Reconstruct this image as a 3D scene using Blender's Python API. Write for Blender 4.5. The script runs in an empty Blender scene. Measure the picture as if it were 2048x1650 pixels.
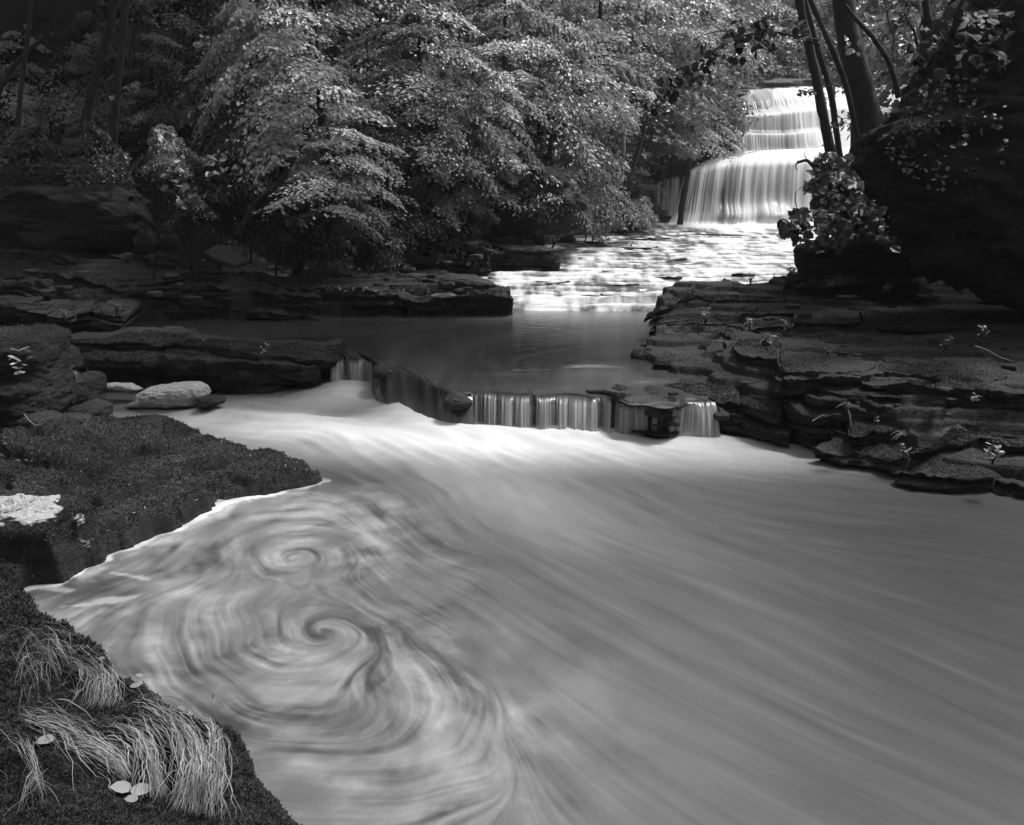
import bpy, bmesh, math
import numpy as np
from mathutils import Vector
R = math.radians
S = bpy.context.scene
COL = S.collection

# ------------------------------------------------------------------ camera, sky, sun, exposure
F = 1593.0                                   # focal length in photograph pixels (2048 wide)
TH = math.atan(395.0 / F)                    # camera pitch
CAMZ = 2.0
cd = bpy.data.cameras.new('camera'); cam = bpy.data.objects.new('camera', cd); COL.objects.link(cam)
cam.location = (0, 0, CAMZ); cam.rotation_euler = (math.pi/2 - TH, 0, 0)
cd.sensor_width = 36; cd.lens = 36 * F / 2048; cd.clip_start = 0.05; cd.clip_end = 500
S.camera = cam
W = bpy.data.worlds.new('World'); S.world = W; W.use_nodes = True
wn = W.node_tree; wn.nodes.clear()
SUN_EL, SUN_AZ = 60.0, 62.0                  # degrees, azimuth clockwise from +Y
sky = wn.nodes.new('ShaderNodeTexSky'); sky.sky_type = 'NISHITA'; sky.sun_disc = False
sky.sun_elevation = R(SUN_EL); sky.sun_rotation = R(SUN_AZ)
bw = wn.nodes.new('ShaderNodeRGBToBW'); bg = wn.nodes.new('ShaderNodeBackground'); wo = wn.nodes.new('ShaderNodeOutputWorld')
bg.inputs['Strength'].default_value = 0.12
wn.links.new(sky.outputs[0], bw.inputs[0]); wn.links.new(bw.outputs[0], bg.inputs[0]); wn.links.new(bg.outputs[0], wo.inputs[0])
sl = bpy.data.lights.new('sun', 'SUN'); sun = bpy.data.objects.new('sun', sl); COL.objects.link(sun)
sl.energy = 1.5; sl.angle = R(14); sl.color = (1, 1, 1)
sd = Vector((math.cos(R(SUN_EL))*math.sin(R(SUN_AZ)), math.cos(R(SUN_EL))*math.cos(R(SUN_AZ)), math.sin(R(SUN_EL))))
sun.rotation_euler = sd.to_track_quat('Z', 'Y').to_euler()
S.view_settings.view_transform = 'Standard'; S.view_settings.look = 'None'
S.view_settings.exposure = 1.9; S.view_settings.gamma = 1.0; S.view_settings.use_curve_mapping = False
S.render.engine = 'CYCLES'
S.cycles.max_bounces = 6; S.cycles.transparent_max_bounces = 12; S.cycles.use_denoising = True

HAZE = .0006
# ------------------------------------------------------------------ helpers
ct, st = math.cos(TH), math.sin(TH)
def atd(px, py, d):
    px = np.asarray(px, float); py = np.asarray(py, float); d = np.asarray(d, float)
    u = (px-1024)/F; v = (825-py)/F
    t = d/(ct + v*st)
    return np.stack([u*t, d + 0*t, CAMZ + (v*ct - st)*t], -1)
def atz(px, py, z):
    px = np.asarray(px, float); py = np.asarray(py, float)
    u = (px-1024)/F; v = (825-py)/F
    t = (np.asarray(z, float) - CAMZ)/(v*ct - st)
    return np.stack([u*t, (ct+v*st)*t, np.asarray(z, float)+0*t], -1)
def pxm(n, d): return n*d/F
rngP = np.random.RandomState(11)
PERM = rngP.permutation(256); PERM = np.concatenate([PERM, PERM, PERM]); VAL = rngP.rand(256)*2-1
def n3(p):
    p = np.asarray(p, float); i = np.floor(p).astype(np.int64); f = p-i; f = f*f*(3-2*f); i &= 255
    def c(a, b, g): return VAL[PERM[PERM[PERM[(i[..., 0]+a)&255]+((i[..., 1]+b)&255)]+((i[..., 2]+g)&255)]]
    x, y, z = f[..., 0], f[..., 1], f[..., 2]
    a = c(0,0,0)*(1-x)+c(1,0,0)*x; b = c(0,1,0)*(1-x)+c(1,1,0)*x
    e = c(0,0,1)*(1-x)+c(1,0,1)*x; g = c(0,1,1)*(1-x)+c(1,1,1)*x
    return (a*(1-y)+b*y)*(1-z)+(e*(1-y)+g*y)*z
def fbm(p, o=4, g=0.5):
    p = np.asarray(p, float); s = 0; a = 1.0
    for k in range(o):
        s = s + a*n3(p*(2.03**k)+17.3*k); a *= g
    return s
def sstep(a, b, x):
    t = np.clip((x-a)/(b-a), 0, 1); return t*t*(3-2*t)
def mesh(name, V, Fs, mat, smooth=True, attrs=None):
    V = np.ascontiguousarray(V, np.float32); Fs = np.ascontiguousarray(Fs, np.int32)
    m = bpy.data.meshes.new(name); n, k = Fs.shape
    m.vertices.add(len(V)); m.vertices.foreach_set('co', V.ravel())
    m.loops.add(n*k); m.loops.foreach_set('vertex_index', Fs.ravel())
    m.polygons.add(n); m.polygons.foreach_set('loop_start', np.arange(0, n*k, k, dtype=np.int32))
    m.polygons.foreach_set('use_smooth', np.full(n, smooth))
    for a, v in (attrs or {}).items():
        at = m.attributes.new(a, 'FLOAT', 'POINT'); at.data.foreach_set('value', np.ascontiguousarray(v, np.float32).ravel())
    m.update(calc_edges=True); m.validate()
    if mat: m.materials.append(mat)
    return m
def link(name, me, parent=None, **kw):
    o = bpy.data.objects.new(name, me); COL.objects.link(o)
    if parent is not None: o.parent = parent
    for k, v in kw.items():
        if v is not None: o[k] = v
    return o
def thing(name, label, cat, loc=(0,0,0), group=None):
    return_o = link(name, None, label=label, category=cat, group=group); return_o.location = loc; return_o.empty_display_size = .2
    return return_o
def grid_faces(nr, nc):
    a = np.arange(nr*nc).reshape(nr, nc)
    return np.stack([a[:-1,:-1], a[:-1,1:], a[1:,1:], a[1:,:-1]], -1).reshape(-1, 4)
def resample(P, n):
    P = np.asarray(P, float); L = np.r_[0, np.cumsum(np.linalg.norm(np.diff(P, axis=0), axis=1))]
    s = np.linspace(0, L[-1], n); return np.stack([np.interp(s, L, P[:, k]) for k in range(P.shape[1])], -1)
def smooth1(A, k):
    for _ in range(k):
        B = A.copy(); B[1:-1] = .25*A[:-2]+.5*A[1:-1]+.25*A[2:]; A = B
    return A

# ------------------------------------------------------------------ materials (a monochrome place: every colour is a grey)
def newmat(name):
    m = bpy.data.materials.new(name); m.use_nodes = True; nt = m.node_tree; nt.nodes.clear()
    o = nt.nodes.new('ShaderNodeOutputMaterial'); return m, nt, o
def N(nt, t, **kw):
    n = nt.nodes.new(t)
    for k, v in kw.items():
        if k in n.inputs.keys(): n.inputs[k].default_value = v
        else: setattr(n, k, v)
    return n
def ramp(nt, src, stops):
    r = nt.nodes.new('ShaderNodeValToRGB'); e = r.color_ramp.elements
    while len(e) > 1: e.remove(e[-1])
    for i, (p, c) in enumerate(stops):
        q = e[0] if i == 0 else e.new(p)
        q.position = p; q.color = (c, c, c, 1)
    nt.links.new(src, r.inputs[0]); return r.outputs[0]
def rock_mat(name, lo, hi, moss, rough=.68, bump=1.0, scale=1.0, mossamt=.5):
    m, nt, out = newmat(name); L = nt.links.new
    tc = N(nt, 'ShaderNodeTexCoord'); g = N(nt, 'ShaderNodeNewGeometry')
    mp = N(nt, 'ShaderNodeMapping'); mp.inputs['Scale'].default_value = (1, 1, 5); L(g.outputs['Position'], mp.inputs[0])
    a = N(nt, 'ShaderNodeTexNoise', Scale=2.2*scale, Detail=8.0, Roughness=.7); L(mp.outputs[0], a.inputs['Vector'])
    b = N(nt, 'ShaderNodeTexNoise', Scale=16*scale, Detail=6.0, Roughness=.75); L(g.outputs['Position'], b.inputs['Vector'])
    c1 = ramp(nt, a.outputs['Fac'], [(.3, lo), (.72, hi)])
    big = N(nt, 'ShaderNodeTexNoise', Scale=1.3*scale, Detail=5.0, Roughness=.65); L(g.outputs['Position'], big.inputs['Vector'])
    sp = N(nt, 'ShaderNodeSeparateXYZ'); L(g.outputs['Normal'], sp.inputs[0])
    mm = N(nt, 'ShaderNodeMath', operation='MULTIPLY'); L(ramp(nt, sp.outputs[2], [(.25, 0), (.85, 1)]), mm.inputs[0])
    L(ramp(nt, b.outputs['Fac'], [(.5-mossamt*.3, 0), (.75-mossamt*.3, 1)]), mm.inputs[1])
    b2 = N(nt, 'ShaderNodeTexNoise', Scale=70*scale, Detail=4.0, Roughness=.7); L(g.outputs['Position'], b2.inputs['Vector'])
    mc = ramp(nt, b2.outputs['Fac'], [(.35, moss*.35), (.6, moss), (.75, moss*2.2)])
    mv = N(nt, 'ShaderNodeMix', data_type='RGBA', blend_type='MULTIPLY'); mv.inputs[0].default_value = 1; L(mc, mv.inputs[6]); L(ramp(nt, big.outputs['Fac'], [(.35, .35), (.65, 1.5)]), mv.inputs[7])
    mx = N(nt, 'ShaderNodeMix', data_type='RGBA'); L(mm.outputs[0], mx.inputs[0]); L(c1, mx.inputs[6]); L(mv.outputs[2], mx.inputs[7])
    p = N(nt, 'ShaderNodeBsdfPrincipled'); L(mx.outputs[2], p.inputs['Base Color'])
    rr = N(nt, 'ShaderNodeMapRange'); L(mm.outputs[0], rr.inputs[0]); rr.inputs[3].default_value = rough; rr.inputs[4].default_value = .85; L(rr.outputs[0], p.inputs['Roughness'])
    p.inputs['Specular IOR Level'].default_value = .16
    ad = N(nt, 'ShaderNodeMath', operation='ADD'); L(b.outputs['Fac'], ad.inputs[0]); L(a.outputs['Fac'], ad.inputs[1])
    ad2 = N(nt, 'ShaderNodeMath', operation='MULTIPLY_ADD'); L(b2.outputs['Fac'], ad2.inputs[0]); ad2.inputs[1].default_value = .35; L(ad.outputs[0], ad2.inputs[2])
    bu = N(nt, 'ShaderNodeBump', Strength=bump, Distance=.05); L(ad2.outputs[0], bu.inputs['Height']); L(bu.outputs[0], p.inputs['Normal'])
    L(p.outputs[0], out.inputs[0]); return m
M = {}
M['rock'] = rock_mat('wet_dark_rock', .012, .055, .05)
M['rockleft'] = rock_mat('left_mossy_rock', .012, .055, .055, rough=.6)  # left bank rock, nearly the tones of the wet rock
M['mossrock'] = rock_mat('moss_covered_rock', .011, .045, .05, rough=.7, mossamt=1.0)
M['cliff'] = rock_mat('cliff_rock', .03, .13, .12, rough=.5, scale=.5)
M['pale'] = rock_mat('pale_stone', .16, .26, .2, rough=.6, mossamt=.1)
M['boulder'] = rock_mat('shaded_boulder', .008, .035, .035, rough=.8, scale=.6)  # near-black base colour; the shade on these boulders is put into it
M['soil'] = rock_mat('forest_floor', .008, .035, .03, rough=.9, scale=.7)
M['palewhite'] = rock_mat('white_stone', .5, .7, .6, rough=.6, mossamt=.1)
def leaf_mat(name, lo, hi, trans=.35, rough=.42, spec=.5):
    m, nt, out = newmat(name); L = nt.links.new
    g = N(nt, 'ShaderNodeNewGeometry'); c = ramp(nt, g.outputs['Random Per Island'], [(0, lo), (1, hi)])
    ns = N(nt, 'ShaderNodeTexNoise', Scale=1.1, Detail=2.0); L(g.outputs['Position'], ns.inputs['Vector'])
    mu = N(nt, 'ShaderNodeMix', data_type='RGBA', blend_type='MULTIPLY'); mu.inputs[0].default_value = 1
    L(c, mu.inputs[6]); L(ramp(nt, ns.outputs['Fac'], [(.35, .6), (.65, 1.15)]), mu.inputs[7])
    p = N(nt, 'ShaderNodeBsdfPrincipled', Roughness=rough); L(mu.outputs[2], p.inputs['Base Color']); p.inputs['Specular IOR Level'].default_value = spec
    t = N(nt, 'ShaderNodeBsdfTranslucent'); L(mu.outputs[2], t.inputs[0])
    x = N(nt, 'ShaderNodeMixShader'); x.inputs[0].default_value = trans; L(p.outputs[0], x.inputs[1]); L(t.outputs[0], x.inputs[2]); L(x.outputs[0], out.inputs[0]); return m
M['leafbright'] = leaf_mat('pale_lit_leaves', .20, .46)  # pale leaves, with the light on bright crowns put into the tone
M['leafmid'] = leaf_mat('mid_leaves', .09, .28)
M['leafdark'] = leaf_mat('dark_shaded_leaves', .018, .07)  # dark leaves, with the shadow over some plants put into the tone
M['leafblack'] = leaf_mat('shaded_leaves', .008, .035, trans=.2, rough=.6, spec=.15)  # near-black leaves: canopy shade is put into the colour
M['leafbig'] = leaf_mat('broad_leaves', .015, .08, trans=.3)
M['dry'] = leaf_mat('dry_grass', .08, .3, trans=.2, rough=.6, spec=.2)
M['moss'] = leaf_mat('moss', .01, .07, trans=.2, rough=.8, spec=.15)
M['litter'] = leaf_mat('leaf_litter', .04, .22, trans=.1, rough=.7, spec=.3)
def bark_mat(name, lo, hi):
    m, nt, out = newmat(name); L = nt.links.new
    g = N(nt, 'ShaderNodeNewGeometry'); mp = N(nt, 'ShaderNodeMapping'); mp.inputs['Scale'].default_value = (1, 1, .25); L(g.outputs['Position'], mp.inputs[0])
    a = N(nt, 'ShaderNodeTexNoise', Scale=14.0, Detail=8.0, Roughness=.7); L(mp.outputs[0], a.inputs['Vector'])
    p = N(nt, 'ShaderNodeBsdfPrincipled', Roughness=.85); L(ramp(nt, a.outputs['Fac'], [(.35, lo), (.7, hi)]), p.inputs['Base Color'])
    bu = N(nt, 'ShaderNodeBump', Strength=.6, Distance=.04); L(a.outputs['Fac'], bu.inputs['Height']); L(bu.outputs[0], p.inputs['Normal'])
    L(p.outputs[0], out.inputs[0]); return m
M['bark'] = bark_mat('dark_bark', .006, .026)
M['barkpale'] = bark_mat('pale_bark', .12, .28)
def water_mat(name, dark, foam, r0, r1, bump=.1, bscale=3.0, stretch=(1,1,1), grain=.0):
    m, nt, out = newmat(name); L = nt.links.new
    at = N(nt, 'ShaderNodeAttribute', attribute_name='foam')
    c = ramp(nt, at.outputs['Fac'], [(0, dark), (1, foam)])
    p = N(nt, 'ShaderNodeBsdfPrincipled'); L(c, p.inputs['Base Color']); p.inputs['IOR'].default_value = 1.33
    rr = N(nt, 'ShaderNodeMapRange'); L(at.outputs['Fac'], rr.inputs[0]); rr.inputs[3].default_value = r0; rr.inputs[4].default_value = r1; L(rr.outputs[0], p.inputs['Roughness'])
    g = N(nt, 'ShaderNodeNewGeometry'); mp = N(nt, 'ShaderNodeMapping'); mp.inputs['Scale'].default_value = stretch; L(g.outputs['Position'], mp.inputs[0])
    ns = N(nt, 'ShaderNodeTexNoise', Scale=bscale, Detail=3.0); L(mp.outputs[0], ns.inputs['Vector'])
    bu = N(nt, 'ShaderNodeBump', Strength=bump, Distance=.05); L(ns.outputs['Fac'], bu.inputs['Height']); L(bu.outputs[0], p.inputs['Normal'])
    L(p.outputs[0], out.inputs[0]); return m
M['pool'] = water_mat('silky_water', .008, .48, .38, .65, .05, 2.0)
M['midpool'] = water_mat('dark_pool_water', .010, .4, .12, .5, .10, 3.0, (1, 3, 1))
M['cascade'] = water_mat('white_water', .03, .56, .3, .7, .3, 8.0)
def sheet_mat(name, col):
    m, nt, out = newmat(name); L = nt.links.new
    at = N(nt, 'ShaderNodeAttribute', attribute_name='foam')
    d = N(nt, 'ShaderNodeBsdfDiffuse'); d.inputs[0].default_value = (col, col, col, 1)
    t = N(nt, 'ShaderNodeBsdfTranslucent'); t.inputs[0].default_value = (col, col, col, 1)
    x = N(nt, 'ShaderNodeMixShader'); x.inputs[0].default_value = .35; L(d.outputs[0], x.inputs[1]); L(t.outputs[0], x.inputs[2])
    gl = N(nt, 'ShaderNodeBsdfGlossy', Roughness=.3); gl.inputs[0].default_value = (.3, .3, .3, 1)
    tr = N(nt, 'ShaderNodeBsdfTransparent'); tr.inputs[0].default_value = (.8, .8, .8, 1)
    y0 = N(nt, 'ShaderNodeMixShader'); y0.inputs[0].default_value = .12; L(tr.outputs[0], y0.inputs[1]); L(gl.outputs[0], y0.inputs[2])
    y = N(nt, 'ShaderNodeMixShader'); L(at.outputs['Fac'], y.inputs[0]); L(y0.outputs[0], y.inputs[1]); L(x.outputs[0], y.inputs[2])
    L(y.outputs[0], out.inputs[0]); return m
M['sheet'] = sheet_mat('falling_water', .9)
M['sheetgrey'] = sheet_mat('falling_water_thin', .42)
def foam_mat():
    m, nt, out = newmat('foam'); L = nt.links.new
    g = N(nt, 'ShaderNodeNewGeometry'); a = N(nt, 'ShaderNodeTexNoise', Scale=60.0, Detail=5.0, Roughness=.7); L(g.outputs['Position'], a.inputs['Vector'])
    p = N(nt, 'ShaderNodeBsdfPrincipled', Roughness=.8); L(ramp(nt, a.outputs['Fac'], [(.3, .12), (.55, .30), (.8, .4)]), p.inputs['Base Color'])
    bu = N(nt, 'ShaderNodeBump', Strength=.5, Distance=.02); L(a.outputs['Fac'], bu.inputs['Height']); L(bu.outputs[0], p.inputs['Normal'])
    L(p.outputs[0], out.inputs[0]); return m
M['foam'] = foam_mat()

# ------------------------------------------------------------------ ground: a gorge
YB = np.array([-40, -12, 0, 3, 5, 7, 9, 12, 14, 16, 20, 26, 30, 40, 80.])
XL = np.array([-2, -2, -1.6, -1.4, -2.9, -3.4, -4.3, -4.6, -1.2, -.6, 0, 1.5, 4.0, 5, 8])
XR = np.array([7, 7, 6, 5.0, 4.0, 2.4, 1.9, 2.0, 3.0, 4.4, 7.3, 12, 18, 22, 25.])
BED = np.array([-.5, -.5, -.5, -.5, -.5, -.45, -.2, -.1, .15, .3, .6, 1.0, 1.1, 7.0, 9.0])
HEAD = np.array([0, 0, 0, 0, 0, .05, .1, .25, .3, .45, .7, 1.0, 1.2, 1.5, 2])
def ground_z(x, y, rough=True):
    xl = np.interp(y, YB, XL); xr = np.interp(y, YB, XR); bed = np.interp(y, YB, BED)
    bed = np.where(y > 30, np.interp(y, [30, 33.4, 34.4, 36.6, 38.0, 40, 42, 80], [1.0, 1.0, 2.8, 3.4, 5.0, 6.6, 7.4, 10]), bed)
    dl = np.maximum(xl-x, 0); dr = np.maximum(x-xr, 0)
    nearl = np.interp(y, [0, 6, 9, 12, 15, 17.5, 20, 26, 30], [3, 4.0, 8, 10, 9.5, 3.0, 2.0, 1.5, .6])
    nearr = np.interp(y, [0, 6, 12, 15, 20, 30], [3, 6, 6, 3, 1.5, 1.0])
    gl = np.interp(y, [0, 12, 20], [.05, .05, .2])*np.minimum(dl, nearl) + .85*np.maximum(dl-nearl, 0)
    gr = .12*np.minimum(dr, nearr) + 1.0*np.maximum(dr-nearr, 0)
    z = bed + sstep(0, .5, dl)*.25 + sstep(0, .5, dr)*.2 + np.minimum(gl, 17) + np.minimum(gr, 17)
    back = np.maximum(-7-y, 0)*.9; z = z + np.minimum(back, 14)  # unseen rise behind the camera, added to block low sky light
    hill = np.maximum(y-46, 0)*.75; z = z + np.minimum(hill, 22)
    if rough:
        w = sstep(.5, 4, dl+dr)
        p = np.stack([x, y, 0*x], -1)
        z = z + w*fbm(p*.45, 4)*.5 + .04*fbm(p*2.3, 3)
    return z
xs = np.concatenate([np.linspace(-60, -14, 40), np.linspace(-13.8, 20, 220), np.linspace(20.5, 70, 40)])
ys = np.concatenate([np.linspace(-40, -1, 25), np.linspace(-.8, 42, 260), np.linspace(43, 95, 30)])
X, Y = np.meshgrid(xs, ys); Z = ground_z(X, Y)
link('ground', mesh('ground', np.stack([X, Y, Z], -1).reshape(-1, 3), grid_faces(len(ys), len(xs)), M['soil']), kind='structure')

# ------------------------------------------------------------------ rock builders
TOPS = []
def slab_mesh(P, outw, bdir, thick, back, rise, seed, mat, amp, ds, rc):
    """one rock slab: a profile swept along the front top edge P (n,3); outw = outward unit vectors"""
    n = len(P); rs = np.random.RandomState(seed)
    L = np.r_[0, np.cumsum(np.linalg.norm(np.diff(P, axis=0), axis=1))]; Lt = L[-1]
    e = np.minimum(L, Lt-L); rc = min(rc, Lt*.3)
    cut = np.where(L < Lt/2, rs.uniform(.2, 1.2), rs.uniform(.2, 1.2))
    rec = cut*np.maximum(rc-e, 0)*.8 + .25*np.maximum(rc*.35-e, 0)
    nb = 20; q = np.linspace(0, 1, nb)**2.0
    topo = -back*q[::-1]; topz = rise*(-topo)
    m = int(np.clip(thick/(ds*1.1), 7, 22))
    t_ = np.linspace(0, 1, m); fz = -t_*thick
    lay = rs.randint(2, 5); edges = np.sort(np.r_[0, rs.rand(lay), 1.01]); w = np.searchsorted(edges, t_+1e-6)-1
    offs = np.r_[0, -rs.uniform(.0, .5, lay+3)]; fo = thick*offs[np.clip(w, 0, len(offs)-1)]*.8 - .10*thick*t_**2
    fr = np.min(np.abs(t_[:, None]-edges[None, 1:-1]), axis=1) if lay else 1; fo = fo - .10*thick*np.exp(-(fr/.04)**2)
    fo[0] = 0; r = min(.014, thick*.1); fz[0] = -r; topo[-1] = -r*.8; topz[-1] = 0
    po = np.r_[topo, fo, -back*.6, -back]; pz = np.r_[topz, fz, -thick, -thick]; k = len(po)
    isf = np.zeros(k); isf[nb-1:nb+m] = 1; isf[nb-2] = .8; isf[nb-3] = .6; isf[nb-4] = .35; isf[nb-5] = .15
    istop = np.zeros(k); istop[:nb+1] = 1
    front = np.maximum(po, -r) * (po > -r*1.01) + np.where(np.arange(k) >= nb, 1, 0)*0
    o_f = np.where((np.arange(k) >= nb-1) & (np.arange(k) < nb+m), po, 0.0); o_b = np.where((np.arange(k) >= nb-1) & (np.arange(k) < nb+m), 0.0, -po)
    V = np.zeros((n, k, 3)); V[..., :2] = P[:, None, :2] + outw[:, None, :2]*o_f[None, :, None] + bdir[None, None, :]*(o_b[None, :]+rec[:, None]*(1-o_b[None, :]/back))[..., None]
    V[..., 2] = P[:, None, 2] + pz[None, :]
    p0 = P[:, None, :]+0*V; p0 = p0.copy(); p0[..., 2] = V[..., 2]
    # ragged outline: the same for the whole height, plus a share that differs from layer to layer
    rag = 1.1*fbm(p0*np.array([1.3, 1.3, .0])+seed*.37, 3) + .7*np.abs(fbm(p0*np.array([4.2, 4.2, 1.0])+seed, 3)) + .45*fbm(np.stack([p0[..., 0]*5, p0[..., 1]*5, np.round(p0[..., 2]*28)*1.7], -1)+seed, 2) + .3*fbm(p0*np.array([17, 17, 40.])+seed, 2)
    V[..., :2] += -bdir*(-amp*rag*isf[None, :])[..., None]*-1
    tp = V*np.array([1., 1., 0])
    st = fbm(tp*np.array([1.1, 1.5, 0])+seed, 3); f = st*3; f = (np.floor(f)+sstep(.35, .65, f-np.floor(f)))/3     # broken flakes on the top
    tz = f*min(.06, thick*.35) + fbm(tp*4.5+seed, 3)*amp*.28 + fbm(tp*19+seed, 2)*amp*.10
    V[..., 2] += tz*istop[None, :]
    Fs = grid_faces(n, k).tolist(); caps = []
    for row in (0, n-1):
        ids = list(range(row*k, row*k+k)); i, j = 0, k-1
        while j-i >= 3:
            caps.append([ids[i], ids[i+1], ids[j-1], ids[j]]); i += 1; j -= 1
    if P[:, 1].mean() < 15: TOPS.append((V[:, :nb+1].copy(), q, back))
    return mesh('rock_slab', V.reshape(-1, 3), np.array(Fs+caps), mat)
seedc = [100]; LEDGEPTS = []
def ledge(label, pts, z=None, d=None, thick=.2, back=1.0, layers=1, cuts=2, rise=.0, amp=None, mat='rock', name='rock_ledge', rc=.25, crisp=1.0, cat='rock ledge', group=None, outsign=None, end=True, P3=None, bdir=None):
    pts = np.array(pts, float)
    if P3 is not None: P = P3
    elif d is not None: P = atd(pts[:, 0], pts[:, 1], np.asarray(d, float)*np.ones(len(pts)))
    else: P = atz(pts[:, 0], pts[:, 1], np.asarray(z, float)*np.ones(len(pts)))
    dm = P[:, 1].mean(); ds = max(pxm(4.5, dm), .012)
    Lt = np.linalg.norm(np.diff(P, axis=0), axis=1).sum(); n = int(np.clip(Lt/ds, 12, 420))
    P = resample(P, n); P = smooth1(P, max(1, int(n/60)))
    T = np.gradient(P[:, :2], axis=0); T /= np.linalg.norm(T, axis=1)[:, None]+1e-9
    O = np.stack([T[:, 1], -T[:, 0]], -1)            # outward = to the right of travel (points run left to right in view)
    O = smooth1(O, max(4, n//12)); O /= np.linalg.norm(O, axis=1)[:, None]+1e-9
    O = np.concatenate([O, np.zeros((n, 1))], -1)
    LEDGEPTS.append((P[::2], thick))
    root = thing(name, label, cat, loc=tuple(P[n//2]+np.array([0, 0, -thick])), group=group)
    off = np.array(root.location)
    amp = amp if amp else min(.14, .045+thick*.3)*max(1, dm/11)
    if bdir is None: bdir = (.35, 1) if P[:, 0].mean() > 0 and dm < 13.5 else (-.25, 1)
    bdir = np.array(bdir, float); bdir /= np.linalg.norm(bdir)
    for l in range(layers):
        seedc[0] += 1; rs = np.random.RandomState(seedc[0])
        th = thick/layers; nc = max(1, cuts+rs.randint(-1, 2)) if cuts > 0 else 1
        br = np.sort(np.r_[0, (np.arange(1, nc)+rs.uniform(-.3, .3, nc-1))/nc, 1]) if nc > 1 else np.array([0, 1.])
        for j in range(len(br)-1):
            a, b = int(br[j]*(n-1)), int(br[j+1]*(n-1))+1
            if b-a < 6: continue
            Q = P[a:b].copy(); o_ = O[a:b]
            Q[:, 2] -= l*th + rs.uniform(0, .012) ; Q += o_*(rs.uniform(-.35, .35)*amp*1.6 - (l % 2)*th*.35 + (0 if l == 0 else rs.uniform(-.3, .5)*th))
            me = slab_mesh(Q, o_, bdir, th*(1.02 if l < layers-1 else 1.0), back*rs.uniform(.8, 1.1), rise if l == 0 else 0, seedc[0]*7+j, M[mat], amp*(.75 if layers > 1 else 1), pxm(3, dm), rc*rs.uniform(.3, 1.2))
            me.transform(__import__('mathutils').Matrix.Translation(Vector(-off)))
            link('rock_slab', me, root)
    return root
ICO = {}
def ico(level):
    if level not in ICO:
        bm = bmesh.new(); bmesh.ops.create_icosphere(bm, subdivisions=level, radius=1)
        ICO[level] = (np.array([v.co[:] for v in bm.verts]), np.array([[v.index for v in f.verts] for f in bm.faces])); bm.free()
    return ICO[level]
def outline_rock(name, label, cat, pts, d, thick, mat='rock', level=6, amp=.06, freq=1.5, group=None, boxy=.6, kind=None, nplanes=0):
    """a boulder whose outline seen from the stream follows pts; it has its own distance and a real thickness"""
    V0, Fs = ico(level); pts = np.array(pts, float); c = pts.mean(0) if len(pts) > 2 else pts[0]
    c = np.array([(pts[:, 0].min()+pts[:, 0].max())/2, (pts[:, 1].min()+pts[:, 1].max())/2])
    C = atd(c[0], c[1], d)
    W_ = atd(pts[:, 0], pts[:, 1], d) - C; ang = np.arctan2(W_[:, 2], W_[:, 0]); o = np.argsort(ang)
    # radius as a function of the angle by crossing the outline
    th = np.linspace(-math.pi, math.pi, 361); rad = np.zeros(361)
    A = W_[:, [0, 2]]; B = np.roll(A, -1, axis=0)
    for i, t in enumerate(th):
        dx, dz = math.cos(t), math.sin(t); E = B-A
        den = dx*E[:, 1]-dz*E[:, 0]; den = np.where(abs(den) < 1e-9, 1e-9, den)
        s = (A[:, 0]*E[:, 1]-A[:, 1]*E[:, 0])/den; u = (A[:, 0]*dz-A[:, 1]*dx)/den
        ok = (s > 0) & (u >= 0) & (u <= 1); rad[i] = s[ok].max() if ok.any() else .1
    rad = smooth1(rad, 2)
    r = np.sqrt(V0[:, 0]**2+V0[:, 2]**2); t = np.arctan2(V0[:, 2], V0[:, 0]); Rr = np.interp(t, th, rad)
    rr = r**(1-boxy*.5) if boxy else r
    yy = np.sign(V0[:, 1])*np.abs(V0[:, 1])**(1-boxy*.45)
    V = np.stack([np.cos(t)*rr*Rr, yy*thick/2, np.sin(t)*rr*Rr], -1)
    nrm = V0/np.linalg.norm(V0, axis=1)[:, None]
    seedc[0] += 1; sd_ = seedc[0]*3.7
    G = V + C
    V = V + nrm*(amp*fbm((G*np.array([1, 1, 2.2]))*freq+sd_, 5, .55))[:, None]
    V[:, 1] += (amp*1.5*n3(G*freq*.7+sd_*2))
    if mat in ('mossrock', 'rockleft') and d < 15.5:
        up = V0[:, 2] > -.2; TOPS.append(((V+C)[up][:, None, :], None, None))
    root = link(name, mesh(name, V, Fs, M[mat]), label=label, category=cat, group=group, kind=kind); root.location = tuple(C)
    return root

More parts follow.
